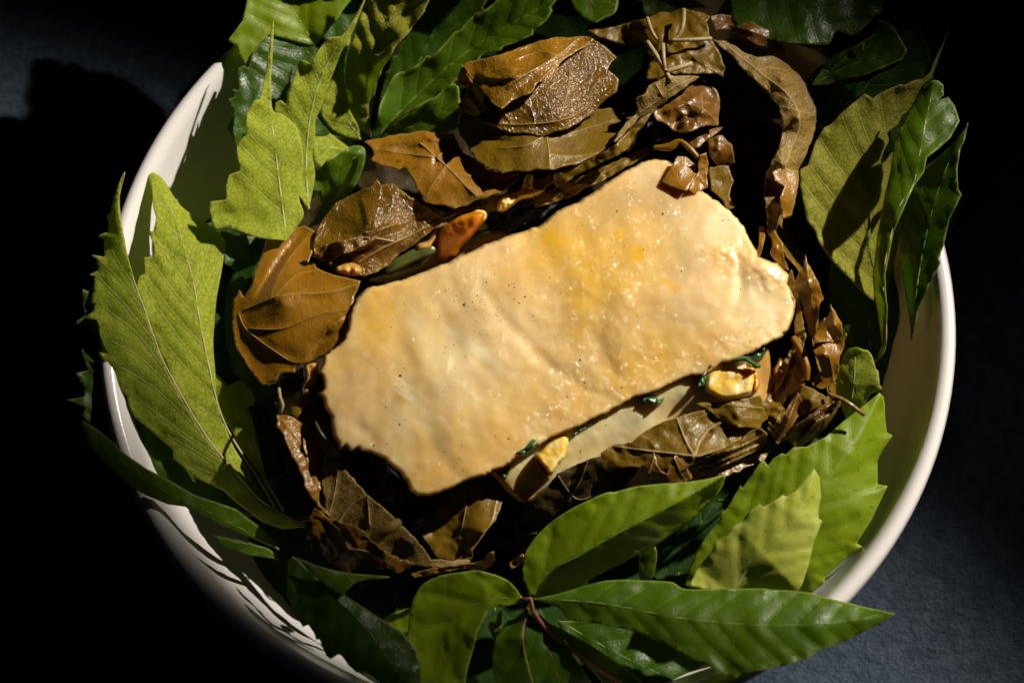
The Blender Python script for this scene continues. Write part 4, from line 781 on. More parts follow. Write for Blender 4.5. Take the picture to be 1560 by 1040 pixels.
def wall(label, path, ztop, zbot, wpx=22, side=-1, mat='brown'):
    c = catmull(path, 12); t = np.gradient(c, axis=0); t /= np.linalg.norm(t, axis=1)[:, None]; nn = np.stack([t[:, 1], -t[:, 0]], 1) * side
    ol = np.concatenate([c, (c + nn * wpx)[::-1]]); ct = [(p[0], p[1], ztop) for p in c[::3]] + [(p[0], p[1], zbot) for p in (c + nn * wpx)[::3]]
    return cooked(label, ol, ct, mat, (), rough=.6, crum=(1.2, 40), und=(.5, 90), curl=0, sp=4, vr=0)
wall('steep inner side of the wrap in black shade beneath the ribbon leaf', [(1100, 70), (1132, 103), (1164, 137), (1187, 163), (1192, 192), (1184, 231), (1168, 262), (1167, 300), (1172, 352), (1196, 392)], 78, 34, 24, 1)
wall('steep dark side of the wrap between the ribbon tip and the standing pods', [(1176, 350), (1200, 392), (1222, 420), (1232, 480), (1246, 560), (1262, 600), (1240, 640), (1200, 665)], 72, 36, 22, 1)
wall('dark leaf side dropping below the pale backed leaf into the black gap', [(990, 80), (996, 125), (975, 160), (955, 195), (938, 218)], 80, 40, 24, 1)
# B9 ribbon
cooked('dark folded leaf at the top right of the wrap, just above the ribbon', [(1082, 26), (1100, 22), (1139, 31), (1168, 44), (1196, 57), (1192, 70), (1197, 85), (1176, 76), (1158, 70), (1138, 60), (1119, 47), (1102, 44), (1089, 46)],
       [(1082, 26, 80), (1139, 31, 80), (1196, 57, 77), (1196, 84, 74), (1119, 47, 79), (1140, 45, 85), (1165, 58, 83)], 'rust', [[(1090, 34), (1140, 46), (1192, 66)]], crum=(1.2, 34), fine=.4, vr=0, sp=2.8)
cooked('long ribbon of veined tan leaf curving down the right side of the wrap',
       [(1085, 60), (1103, 62), (1119, 70), (1140, 84), (1158, 86), (1178, 86), (1196, 95), (1206, 104), (1215, 113), (1225, 126), (1232, 141), (1239, 155), (1243, 169), (1245, 184), (1240, 200), (1236, 217), (1226, 240), (1216, 258), (1217, 275), (1213, 300), (1206, 328), (1193, 334), (1192, 350), (1186, 342), (1178, 354), (1172, 340), (1167, 320), (1165, 300), (1166, 282), (1168, 262), (1176, 246), (1184, 231), (1190, 212), (1192, 192), (1190, 176), (1186, 161), (1176, 147), (1164, 135), (1148, 118), (1130, 101), (1112, 84)],
       [(1085, 60, 84), (1130, 101, 82), (1186, 161, 80), (1192, 200, 80), (1167, 270, 79), (1168, 330, 77), (1178, 352, 74), (1196, 95, 76), (1232, 141, 74), (1243, 184, 73), (1216, 258, 74), (1206, 328, 73), (1190, 120, 86), (1215, 180, 86), (1192, 250, 85), (1186, 310, 82)], 'matte',
       [[(1110, 72), (1160, 112), (1205, 150), (1218, 190), (1198, 250), (1184, 330)], [(1188, 163), (1215, 168), (1244, 178)], [(1172, 282), (1195, 280), (1212, 290)], [(1145, 110), (1170, 102), (1200, 108)], [(1186, 225), (1200, 235), (1212, 250)]],
       crum=(.9, 34), und=(.6, 70), fine=.4, curl=.6, sp=3, vr=.0, folds=[([(1180, 270), (1200, 262), (1216, 262)], 4, 1.3), ([(1222, 140), (1232, 165), (1240, 175)], 5, -2)])
cooked('tan leaf piece folded across the lower end of the ribbon', [(1176, 262), (1190, 254), (1203, 258), (1216, 262), (1213, 290), (1206, 328), (1193, 334), (1188, 300), (1196, 285), (1180, 276)], [(1176, 262, 85), (1216, 262, 80), (1206, 328, 78), (1190, 300, 84)], 'gold', [], crum=(.6, 40), fine=.25, vr=0, sp=2.8)
# right small scraps next to fish end
cooked('thin yellow brown leaf shred beside the right end of the fish', [(1157, 346), (1164, 344), (1166, 362), (1160, 385), (1154, 398), (1150, 396), (1156, 372)], [(1157, 346, 74), (1152, 396, 76), (1162, 370, 78)], 'gold', [], crum=(.6, 20), vr=0, sp=2.4, rough=.5)
cooked('small sauce smeared leaf shred hanging at the right end of the fish', [(1168, 350), (1180, 352), (1192, 372), (1196, 394), (1202, 412), (1194, 408), (1182, 398), (1174, 386), (1176, 368)], [(1168, 350, 74), (1200, 410, 70), (1184, 380, 78)], 'gold', [], crum=(1, 20), vr=0, sp=2.4)
cooked('pod shaped curled golden leaf standing up right of the fish, pointed top', [(1227, 388), (1231, 402), (1240, 418), (1248, 432), (1251, 446), (1255, 455), (1249, 462), (1246, 480), (1243, 500), (1240, 521), (1233, 512), (1229, 494), (1224, 470), (1216, 448), (1210, 432), (1217, 416), (1225, 404)],
       [(1227, 388, 82), (1210, 432, 78), (1250, 446, 80), (1240, 520, 66), (1233, 512, 66), (1230, 430, 84), (1236, 470, 78)], 'gold', [[(1228, 404), (1234, 440), (1237, 480), (1239, 512)]], crum=(.6, 30), fine=.3, curl=.5, vr=0, sp=2.5, smooth=False)
cooked('second curled golden leaf, standing behind and right of the pod shaped one', [(1265, 461), (1269, 470), (1276, 480), (1283, 492), (1284, 505), (1281, 521), (1276, 528), (1268, 516), (1260, 504), (1257, 489), (1263, 478)], [(1265, 461, 84), (1257, 489, 80), (1284, 500, 80), (1276, 527, 74), (1271, 495, 87)], 'gold', [[(1267, 470), (1272, 495), (1275, 520)]], crum=(.5, 30), fine=.3, vr=0, sp=2.5)
cooked('folded golden brown leaf below the two standing pods on the right', [(1241, 511), (1250, 490), (1257, 483), (1262, 506), (1275, 526), (1288, 506), (1290, 510), (1280, 545), (1275, 578), (1262, 590), (1249, 592), (1237, 586), (1235, 577), (1252, 566), (1246, 548), (1239, 536)], [(1241, 511, 76), (1257, 483, 78), (1275, 526, 76), (1275, 578, 70), (1249, 590, 70), (1235, 577, 72), (1256, 540, 80), (1288, 508, 78)], 'gold', [[(1243, 515), (1262, 540), (1270, 580)]], crum=(.9, 36), fine=.3, vr=.25, sp=2.8)
cooked('small flat triangular brown leaf under the folded leaf on the right', [(1222, 585), (1240, 592), (1262, 607), (1252, 618), (1240, 624), (1213, 637), (1210, 628), (1216, 606)], [(1222, 585, 76), (1262, 607, 74), (1213, 637, 72), (1235, 610, 78)], 'brown', [], crum=(.6, 36), vr=0, sp=3)
cooked('dark crinkled leaf wall at the lower right side of the parcel, half in shadow', [(1158, 603), (1172, 582), (1190, 556), (1206, 530), (1216, 512), (1222, 520), (1221, 545), (1232, 570), (1222, 590), (1214, 620), (1196, 650), (1180, 668), (1168, 655), (1172, 636), (1160, 640)], [(1158, 603, 64), (1206, 530, 68), (1216, 512, 72), (1222, 590, 72), (1180, 668, 66), (1190, 600, 64), (1196, 640, 68)], 'brown', [[(1165, 610), (1190, 585), (1215, 520)], [(1180, 650), (1200, 600), (1212, 560)]], crum=(2.4, 26), fine=.6, vr=.25, sp=2.8)
roll('thin upright curl of leaf left of the folded golden leaf on the right', [(1209, 512, 74), (1222, 535, 76), (1230, 560, 76), (1229, 580, 74)], [8, 12, 9, 6], 'gold', 200)
cooked('dark glossy narrow leaf fold leaning at the lower right end of the parcel', [(1216, 598), (1222, 608), (1220, 626), (1210, 646), (1196, 662), (1180, 675), (1180, 664), (1188, 646), (1198, 624), (1208, 606)],
       [(1216, 600, 79), (1180, 674, 72), (1200, 636, 78), (1220, 625, 74)], 'rust', [], crum=(.5, 24), fine=.3, vr=0, sp=2.2, folds=[([(1215, 604), (1202, 636), (1184, 668)], 3.5, 3.5)])
cooked('long brown leaf pleated toward the bare stalk at the lower right', [(1284, 604), (1278, 618), (1266, 630), (1258, 642), (1250, 654), (1236, 662), (1222, 678), (1212, 682), (1214, 668), (1196, 670), (1182, 676), (1188, 664), (1206, 650), (1226, 638), (1244, 624), (1262, 610), (1276, 602)],
       [(1284, 604, 78), (1182, 675, 72), (1216, 680, 68), (1240, 640, 79), (1250, 654, 72)], 'rust', [], crum=(.7, 22), fine=.4, vr=0, sp=2.2, rough=2,
       folds=[([(1280, 606), (1250, 626), (1215, 650), (1188, 670)], 3, 3.0), ([(1272, 616), (1250, 636), (1222, 656)], 2.5, -3.), ([(1262, 630), (1240, 648), (1216, 674)], 3, 3.0)])
tag(tube('leaf_stalk', catmull(PW([(1262, 600), (1290, 612), (1306, 624), (1317, 632)], (78, 80, 79, 78)), .0015), .0007, M['rust']), 'bare dark leaf stalk with a blunt cut end resting on the big green leaf', 'stalk')
# B15 lower right
cooked('broad brown leaf with a thick forked vein along the lower right side of the fish',
       [(914, 690), (934, 677), (961, 674), (975, 662), (990, 652), (1010, 642), (1031, 635), (1055, 628), (1078, 623), (1099, 639), (1120, 648), (1141, 653), (1128, 668), (1102, 684), (1080, 690), (1058, 696), (1054, 707), (1040, 716), (1010, 716), (972, 711), (940, 712), (925, 718), (918, 704)],
       [(914, 690, 72), (990, 652, 73.5), (1031, 635, 74), (1078, 623, 74), (1141, 653, 70), (1058, 696, 77), (972, 711, 74), (925, 718, 70), (1000, 680, 76), (1040, 660, 74)], 'brown',
       [[(1058, 695), (1045, 672), (1031, 637)], [(1058, 695), (1020, 690), (985, 686), (934, 679)], [(1058, 695), (1066, 672), (1082, 652), (1103, 642)], [(1000, 688), (990, 670), (975, 664)], [(1040, 665), (1060, 640), (1078, 630)]],
       crum=(1.1, 40), fine=.45, vr=.55, ribmat='ribstraw', folds=[([(1060, 690), (1070, 668), (1088, 655)], 5, -2.)], sp=3.)
cooked('brown leaf overlapping the forked vein leaf at its upper right', [(1057, 614), (1080, 613), (1111, 611), (1135, 606), (1158, 602), (1164, 620), (1170, 638), (1162, 645), (1158, 653), (1145, 651), (1126, 651), (1112, 645), (1099, 640), (1086, 632), (1073, 620)], [(1057, 614, 75.5), (1111, 611, 76), (1158, 602, 74), (1170, 638, 70), (1126, 651, 75), (1099, 640, 73), (1120, 628, 76)], 'brown', [[(1065, 617), (1110, 616), (1160, 622)]], crum=(.9, 34), fine=.4, vr=.25, sp=3)
cooked('bunched leaf pleated into narrow folds running right from the forked vein', [(1046, 712), (1056, 698), (1075, 688), (1104, 682), (1128, 668), (1146, 655), (1160, 652), (1170, 660), (1168, 674), (1158, 684), (1130, 698), (1100, 712), (1070, 722), (1050, 724)],
       [(1046, 712, 73), (1104, 682, 74), (1160, 654, 74), (1158, 684, 68), (1060, 722, 68), (1110, 700, 72)], 'brown', [], crum=(.6, 24), fine=.4, vr=0, sp=2.2, rough=1.5,
       folds=[([(1052, 704), (1090, 692), (1130, 680), (1164, 662)], 3, 3.2), ([(1050, 714), (1090, 704), (1130, 690), (1160, 676)], 2.5, 2.8), ([(1070, 692), (1104, 686), (1150, 662)], 2.5, 2.4), ([(1060, 720), (1100, 709), (1140, 692)], 2.5, 2.2)])
cooked('front leaf with an upright rust tinted point below the forked vein', [(952, 748), (962, 728), (978, 708), (997, 688), (1001, 704), (1008, 718), (1016, 722), (1022, 702), (1030, 693), (1042, 706), (1056, 727), (1044, 735), (1030, 738), (1000, 742), (970, 744)], [(952, 748, 64), (997, 688, 79), (1016, 722, 77), (1028, 694, 79), (1056, 727, 70), (1000, 742, 70), (985, 720, 77)], 'rust', [[(1026, 694), (1035, 715), (1045, 732)], [(998, 690), (990, 715), (975, 740)]], crum=(.9, 30), fine=.4, vr=.25, sp=2.8)
cooked('ragged leaf scraps under the narrow folds at the lower right', [(1048, 732), (1070, 722), (1100, 712), (1140, 700), (1175, 684), (1165, 700), (1130, 716), (1100, 726), (1070, 738)], [(1048, 732, 66), (1175, 684, 64), (1100, 718, 69)], 'rust', [], crum=(1.5, 24), rough=3, vr=0, sp=3)
cooked('leaf in shade-dark colour hanging below the squash cube at the bottom of the fish', [(798, 768), (815, 756), (834, 742), (849, 722), (880, 706), (902, 698), (916, 694), (925, 716), (932, 745), (958, 748), (930, 762), (890, 782), (850, 806), (822, 832), (800, 852), (786, 830), (785, 800)], [(798, 768, 69), (849, 722, 71.5), (902, 698, 72.5), (925, 716, 70), (958, 748, 60), (850, 800, 52), (800, 850, 46), (786, 800, 54)], 'bed', [[(895, 702), (885, 730), (865, 765)], [(850, 724), (880, 760), (920, 745)]], crum=(2., 36), fine=.5, vr=.25, sp=3.2)
# lower left
cooked('curled golden leaf strip with brown blotches down the lower left side of the parcel',
       [(421, 648), (424, 640), (421, 632), (435, 631), (448, 636), (460, 644), (475, 655), (488, 668), (486, 685), (494, 700), (491, 714), (497, 735), (497, 759), (500, 775), (502, 787), (493, 780), (485, 771), (470, 752), (463, 735), (462, 724), (450, 702), (438, 677), (430, 660)],
       [(421, 640, 74), (460, 644, 73), (488, 668, 70), (497, 735, 70), (502, 787, 70), (470, 752, 72), (438, 677, 75), (470, 690, 74)], 'gold', [[(430, 640), (455, 670), (478, 720), (500, 780)]], crum=(1.4, 34), fine=.5, vr=.0, sp=2.8)
cooked('twisted leaf bit with a short stem at the left corner of the fish', [(418, 612), (430, 600), (444, 596), (458, 598), (470, 606), (480, 622), (490, 645), (500, 668), (508, 682), (497, 690), (486, 672), (470, 652), (452, 640), (436, 630), (424, 624)], [(418, 612, 64), (458, 598, 70), (508, 682, 70), (486, 672, 74), (450, 625, 74)], 'brown', [], crum=(1.8, 24), fine=.5, vr=0, sp=2.8)
tag(tube('leaf_stalk', catmull(PW([(425, 592), (427, 606), (431, 618), (426, 632)], (72, 76, 77, 76)), .0015), .0006, M['ribstraw']), 'short curved pale stem at the left corner of the parcel', 'stalk')
cooked('wide matte tan leaf with fine ribs at the lower left corner of the parcel',
       [(488, 712), (500, 706), (515, 702), (528, 716), (541, 733), (558, 752), (577, 768), (592, 780), (606, 795), (622, 810), (636, 824), (648, 838), (657, 852), (690, 853), (718, 850), (716, 858), (680, 864), (640, 863), (600, 852), (560, 828), (520, 806), (500, 790), (492, 750)],
       [(488, 712, 68), (515, 703, 74), (577, 768, 77), (636, 824, 75), (657, 852, 72), (718, 852, 66), (600, 850, 70), (520, 805, 71), (492, 750, 71), (560, 790, 76)], 'matte',
       [[(512, 808), (522, 785), (540, 765), (562, 755)], [(563, 800), (562, 778), (560, 760)], [(500, 785), (510, 750), (515, 715)]], crum=(.7, 50), fine=.25, vr=.3, ribmat='ribstraw', sp=3)
roll('small tube of curled leaf lying on the wide matte tan leaf', [(566, 823, 78), (580, 810, 80), (596, 800, 81), (610, 792, 80)], [15, 17, 15, 10], 'matte', 220)
cooked('ragged toothed brown leaf at the lower left tip of the parcel', [(472, 789), (480, 774), (490, 780), (498, 790), (515, 795), (533, 800), (548, 806), (559, 818), (572, 830), (589, 844), (610, 852), (632, 860), (618, 864), (606, 872), (596, 866), (582, 864), (559, 859), (550, 857), (542, 862), (530, 872), (518, 864), (512, 857), (504, 855), (494, 842), (490, 830), (488, 821), (478, 818), (469, 820), (471, 810), (477, 806)],
       [(472, 789, 73), (480, 774, 74), (533, 800, 79), (589, 844, 77), (632, 860, 72), (606, 872, 70), (530, 872, 68), (494, 842, 71), (469, 820, 71), (530, 835, 78)], 'gold', [[(482, 785), (515, 805), (530, 835), (530, 866)], [(530, 835), (560, 840), (600, 862)]], crum=(1.6, 30), fine=.5, curl=.6, tooth=3, vr=.3, sp=2.8)
cooked('thin wavy strip of brown leaf along the bottom edge of the parcel', [(625, 874), (650, 866), (680, 861), (712, 858), (736, 855), (742, 842), (752, 840), (753, 852), (748, 862), (738, 869), (712, 866), (680, 870), (650, 876), (632, 880)], [(625, 874, 58), (736, 855, 66), (748, 842, 70), (738, 869, 60), (680, 864, 64)], 'gold', [], crum=(1.0, 30), vr=0, sp=2.6)
cooked('dark greenish brown leaf folded under the lower corner of the fish, lit along its crease',
       [(686, 745), (697, 736), (706, 730), (712, 738), (722, 731), (734, 728), (748, 723), (757, 738), (768, 756), (762, 772), (756, 792), (745, 803), (730, 822), (720, 838), (718, 851), (690, 855), (668, 850), (655, 836), (640, 810), (650, 795), (668, 776), (676, 758)],
       [(686, 745, 66), (748, 723, 68), (765, 760, 66), (745, 803, 68), (720, 845, 66), (668, 850, 62), (650, 800, 60), (700, 790, 62), (735, 810, 70)], 'brown', [[(757, 760), (745, 803), (718, 838), (690, 852)], [(706, 732), (710, 770), (700, 820)]], crum=(1.2, 40), fine=.3, vr=.25, sp=3, folds=[([(750, 800), (730, 815), (712, 845)], 5, 2.5)])
cooked('brown leaf with shade in its colour right of the crease below the fish', [(752, 724), (775, 738), (798, 762), (815, 800), (820, 815), (800, 812), (775, 790), (758, 770)], [(752, 724, 60), (820, 815, 54), (780, 770, 58)], 'bed', [[(760, 735), (785, 770), (812, 808)]], crum=(1.2, 30), vr=.25, sp=3, group=None)
cooked('small orange brown leaf fragment beside the bottom green leaflet', [(775, 858), (784, 850), (796, 843), (800, 850), (790, 862), (778, 866)], [(775, 858, 58), (796, 843, 62)], 'gold', [], vr=0, sp=2.6)
cooked('charred glossy black leaf along the lower left edge of the fish', [(492, 704), (498, 688), (508, 676), (520, 672), (532, 684), (548, 688), (565, 692), (585, 704), (606, 720), (622, 740), (638, 752), (652, 762), (664, 770), (658, 790), (640, 812), (626, 812), (606, 795), (577, 768), (541, 733), (520, 706), (508, 716), (512, 736), (500, 738), (488, 724), (498, 712)],
       [(492, 704, 64), (520, 672, 64), (565, 692, 60), (622, 740, 60), (664, 770, 58), (640, 812, 56), (577, 768, 62), (510, 730, 68), (590, 735, 64)], 'char', [], crum=(2.6, 24), fine=1.0, rough=3, vr=0, sp=2.6, group=None)
cooked('glossy black leaf scrap in the gap at the left corner of the fish', [(420, 578), (432, 568), (450, 566), (462, 560), (464, 580), (460, 596), (440, 600), (426, 592)], [(420, 578, 62), (462, 562, 64), (445, 590, 62)], 'char', [], crum=(2.2, 16), fine=.8, vr=0, sp=2.6, group=None)
cooked('black leaf in the hollow above the upper left edge of the fish', [(735, 330), (760, 312), (790, 300), (830, 290), (860, 300), (830, 330), (790, 345), (750, 360)], [(735, 330, 58), (860, 300, 58), (790, 320, 62)], 'char', [], crum=(2.6, 26), fine=.8, vr=0, sp=3, group=None)
cooked('dim brown leaf pressed between the right end of the fish and the standing pods', [(1206, 410), (1216, 440), (1222, 480), (1228, 515), (1222, 535), (1208, 520), (1212, 480), (1206, 450), (1200, 425)], [(1206, 410, 72), (1228, 515, 70), (1208, 480, 66)], 'brown', [], crum=(1.2, 26), vr=0, sp=3)
cooked('torn brown leaf edge above the upper left side of the fish, under the diagonal leaf', [(812, 300), (846, 286), (880, 270), (930, 250), (960, 236), (985, 222), (992, 232), (960, 252), (920, 274), (880, 294), (840, 310), (815, 316)], [(812, 308, 66), (985, 226, 72), (880, 285, 70), (930, 262, 73)], 'brown', [[(820, 308), (880, 282), (970, 238)]], crum=(1.5, 24), rough=2, vr=.2, sp=2.8)
cooked('brown leaf flap hanging between the hood and the golden scrap, lit along its top', [(1078, 214), (1100, 205), (1116, 222), (1120, 248), (1108, 256), (1090, 250), (1080, 236)], [(1078, 214, 76), (1116, 222, 74), (1108, 256, 66), (1096, 230, 77)], 'rust', [], crum=(1.2, 26), vr=0, sp=2.8)
cooked('wrinkled brown leaf under the right end of the golden flat leaf', [(700, 318), (728, 304), (762, 298), (800, 280), (836, 266), (846, 274), (826, 292), (792, 302), (764, 316), (730, 326)], [(700, 318, 66), (762, 298, 72), (840, 270, 74), (764, 314, 64)], 'brown', [], crum=(1.6, 24), rough=2, vr=0, sp=2.8)
# ------------------------------------------------------------------ filling and sauce
def blob(name, outline, zc, zedge, mat, parent=None, label=None, cat=None, group=None, rnd=8., amp=1.0, sc_=20, sp=2.6, ctrl=None, jagr=1.0):
    SEED[0] += 1; sd = SEED[0]; out = jag(outline, jagr, sd, 0, True); f = rbf(ctrl) if ctrl else None
    def zf(V2, md, rd, vd):
        t = np.clip(1 - md / rnd, 0, 1); base = f(V2) if f else zc
        return base - (zc - zedge) * (1 - np.sqrt(np.maximum(0, 1 - t ** 2))) + amp * fbm(V2, sc_, 3, sd) * np.clip(md / rnd, .2, 1)
    o = build_sheet(name, out, zf, (), None, sp, M[mat], 0, parent, sd)
    if label: tag(o, label, cat, group)
    return o
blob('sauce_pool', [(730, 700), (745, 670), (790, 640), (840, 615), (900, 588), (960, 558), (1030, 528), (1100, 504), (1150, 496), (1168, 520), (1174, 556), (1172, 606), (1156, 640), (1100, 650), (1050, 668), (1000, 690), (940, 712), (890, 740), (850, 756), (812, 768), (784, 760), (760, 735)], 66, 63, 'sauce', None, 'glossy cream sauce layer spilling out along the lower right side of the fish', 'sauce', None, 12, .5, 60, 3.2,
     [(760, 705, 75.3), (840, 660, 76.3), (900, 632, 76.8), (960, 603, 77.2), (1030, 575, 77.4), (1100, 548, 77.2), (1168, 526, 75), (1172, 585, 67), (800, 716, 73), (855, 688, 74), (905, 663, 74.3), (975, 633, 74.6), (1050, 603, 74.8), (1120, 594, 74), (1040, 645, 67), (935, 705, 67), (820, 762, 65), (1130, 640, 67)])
blob('squash_cube', [(812, 694), (822, 686), (838, 670), (860, 662), (868, 668), (866, 682), (858, 700), (838, 724), (826, 712)], 78.3, 71, 'squash', None, 'pale squash cube with orange cut side, below the lower left half of the fish', 'squash', 'yellow squash cubes in the filling', 7, .5, 18)
blob('squash_cube', [(808, 690), (814, 692), (826, 710), (840, 726), (838, 732), (826, 722), (814, 704)], 76, 67, 'orange', C.objects['squash_cube'], None, None, None, 4, .5, 14).name = 'cut_side'
sq = blob('squash_cube', [(1072, 582), (1080, 566), (1100, 560), (1130, 559), (1148, 560), (1152, 575), (1148, 595), (1135, 605), (1105, 610), (1086, 604), (1074, 596)], 78.6, 71, 'squash', None, 'lumpy yellow squash cube with orange right side, near the lower right corner', 'squash', 'yellow squash cubes in the filling', 9, .6, 20)
blob('cut_side', [(1144, 562), (1152, 562), (1158, 575), (1156, 592), (1148, 600), (1146, 580)], 77, 68, 'orange', sq, None, None, None, 4, .5, 14)
blob('carrot_piece', [(663, 366), (668, 350), (680, 338), (700, 326), (722, 319), (738, 322), (742, 332), (728, 350), (715, 366), (700, 384), (690, 398), (676, 402), (664, 390)], 71, 60, 'orange', None, 'bright orange carrot piece poking out above the upper left edge of the fish', 'carrot', None, 11, .9, 30, 2.6, [(665, 370, 69), (738, 325, 78), (690, 398, 64), (700, 345, 75)])
blob('zest_end', [(716, 322), (730, 316), (742, 322), (742, 334), (732, 340), (722, 334)], 74, 66, 'squash', C.objects['carrot_piece'], None, None, None, 5, 1.0, 10, 2.2)
def tubelab(name, pts, r, mat, lab, cat, group=None):
    W = catmull(PW([p[:2] for p in pts], [p[2] for p in pts]), .0012); n_ = len(W); e = np.minimum(np.arange(n_), n_ - 1 - np.arange(n_)) / 3.
    o = tube(name, W, (r / 1000) * np.sqrt(np.clip(e + .15, 0, 1)), M[mat], None, 14); return tag(o, lab, cat, group)
tubelab('green_bean', [(588, 414, 64), (606, 402, 65), (634, 388, 66), (664, 378, 67)], 2.1, 'bean', 'dark green bean end lying in the shade beside the carrot piece', 'bean')
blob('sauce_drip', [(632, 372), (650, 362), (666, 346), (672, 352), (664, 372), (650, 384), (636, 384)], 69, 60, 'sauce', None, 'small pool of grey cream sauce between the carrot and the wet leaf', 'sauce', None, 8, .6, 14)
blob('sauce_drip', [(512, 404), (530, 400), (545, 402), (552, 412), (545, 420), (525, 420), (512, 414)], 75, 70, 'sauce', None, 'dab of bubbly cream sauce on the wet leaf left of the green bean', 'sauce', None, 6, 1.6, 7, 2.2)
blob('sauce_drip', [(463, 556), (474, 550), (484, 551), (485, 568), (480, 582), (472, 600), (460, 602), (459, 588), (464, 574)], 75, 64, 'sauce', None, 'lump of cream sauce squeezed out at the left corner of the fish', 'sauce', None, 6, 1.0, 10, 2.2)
blob('sauce_drip', [(762, 300), (790, 290), (800, 268), (812, 266), (814, 284), (830, 290), (812, 300), (790, 306), (776, 318), (758, 322)], 76, 68, 'squash', None, 'yellow stringy dab of sauce below the tip of the flat golden leaf', 'sauce', None, 6, 1.2, 9, 2.2)
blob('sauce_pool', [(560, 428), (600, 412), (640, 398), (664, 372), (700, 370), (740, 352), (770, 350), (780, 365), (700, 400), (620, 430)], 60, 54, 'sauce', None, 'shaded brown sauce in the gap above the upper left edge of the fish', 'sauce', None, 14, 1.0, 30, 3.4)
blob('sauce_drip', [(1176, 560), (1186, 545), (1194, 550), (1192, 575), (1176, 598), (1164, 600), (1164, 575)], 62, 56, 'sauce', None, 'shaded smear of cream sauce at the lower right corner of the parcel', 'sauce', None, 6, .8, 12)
for lab, ol, zc in (('curled spinach ribbon on the sauce at the middle of the lower fish edge', [(974, 610), (982, 603), (996, 602), (1004, 608), (1012, 604), (1010, 612), (1002, 618), (990, 615), (980, 616)], 74),
                ('dark spinach strip beside the left end of the larger squash cube', [(1066, 574), (1078, 554), (1090, 552), (1086, 562), (1074, 574), (1074, 586), (1064, 592), (1060, 584)], 76),
                ('crumpled spinach leaf above the larger squash cube', [(1112, 548), (1124, 543), (1138, 542), (1150, 550), (1160, 558), (1150, 562), (1138, 552), (1122, 552)], 78),
                ('spinach scrap at the lower right corner of the fish, half in shadow', [(1124, 544), (1140, 530), (1160, 524), (1172, 520), (1168, 534), (1160, 550), (1148, 548)], 72),
                ('grey green herb leaf stuck to the fish edge next to the small squash cube', [(782, 690), (796, 682), (812, 666), (822, 676), (812, 684), (796, 694)], 77),
                ('dark wet spinach at the bottom corner of the sauce', [(762, 712), (772, 704), (782, 704), (778, 720), (770, 732), (762, 726)], 70),
                ('thin spinach edge peeping out beneath the middle of the fish', [(868, 664), (880, 652), (900, 644), (930, 630), (926, 636), (900, 650), (884, 660), (872, 670)], 73)):
    blob('spinach_piece', ol, zc + 4.2, zc, 'spin', None, lab, 'spinach', 'spinach in the filling', 5, 1.4, 9, 2.2)
tubelab('herb_sprig', [(480, 640, 76), (486, 654, 78), (494, 666, 78), (502, 672, 76)], .45, 'bean', 'tiny green herb sprig caught between the twisted leaf bit and the fish', 'herb')
tubelab('charred_shred', [(585, 702, 74), (592, 714, 78), (602, 722, 79), (610, 730, 77)], .7, 'char', 'small black charred shred curled over the lower left edge of the fish', 'leaf scrap')
# ------------------------------------------------------------------ fish fillet
FO = [(552, 444), (562, 438), (580, 434), (600, 429), (620, 424), (645, 414), (662, 407), (682, 400), (700, 391), (718, 383), (740, 371), (760, 365), (780, 357), (800, 352), (822, 344), (834, 334), (848, 322), (864, 314), (880, 308), (896, 298), (908, 290), (922, 280), (937, 270), (952, 260), (967, 252), (985, 243), (1003, 240), (1018, 244), (1034, 256), (1052, 276), (1078, 296), (1104, 314), (1124, 332), (1136, 350), (1148, 372), (1156, 390), (1170, 396), (1184, 400), (1192, 408), (1202, 418), (1200, 432), (1206, 444), (1212, 458), (1210, 480), (1202, 500), (1190, 515), (1168, 526), (1150, 536), (1130, 545), (1114, 552), (1100, 554), (1084, 566), (1070, 572), (1052, 574), (1030, 582), (1012, 592), (990, 600), (965, 607), (948, 618), (935, 625), (916, 634), (900, 641), (884, 650), (870, 655), (852, 662), (838, 668), (824, 678), (812, 684), (790, 696), (776, 704), (765, 712), (750, 716), (738, 724), (722, 730), (706, 734), (690, 744), (672, 750), (650, 756), (634, 754), (624, 746), (622, 736), (610, 720), (598, 712), (586, 700), (574, 694), (562, 690), (552, 688), (546, 682), (534, 688), (526, 680), (518, 686), (514, 672), (506, 664), (506, 650), (504, 636), (496, 622), (492, 606), (484, 600), (492, 590), (492, 578), (486, 566), (492, 552), (494, 540), (506, 532), (516, 524), (524, 514), (529, 500), (531, 485), (534, 470), (542, 455)]
def below(V2):
    return (V2[:, 1] > 735 - (V2[:, 0] - 690) * .40) & (V2[:, 0] > 735) & (V2[:, 0] < 1175)
fo = jag(FO, 1.1, 99); fo = fo + (fbm(fo, 7, 2, 31) * 1.6)[:, None] * np.array([.6, -.8])[None] * np.where(below(fo), .25, 1)[:, None]
ftop = rbf([(552, 450, 81), (500, 560, 80), (510, 660, 80), (640, 745, 79), (640, 600, 83), (760, 540, 84), (800, 360, 80.5), (1000, 250, 79), (1100, 330, 81), (1190, 420, 80), (1200, 490, 79), (1050, 570, 79.5), (870, 650, 79.5), (950, 450, 85), (1050, 430, 85), (700, 430, 83)])
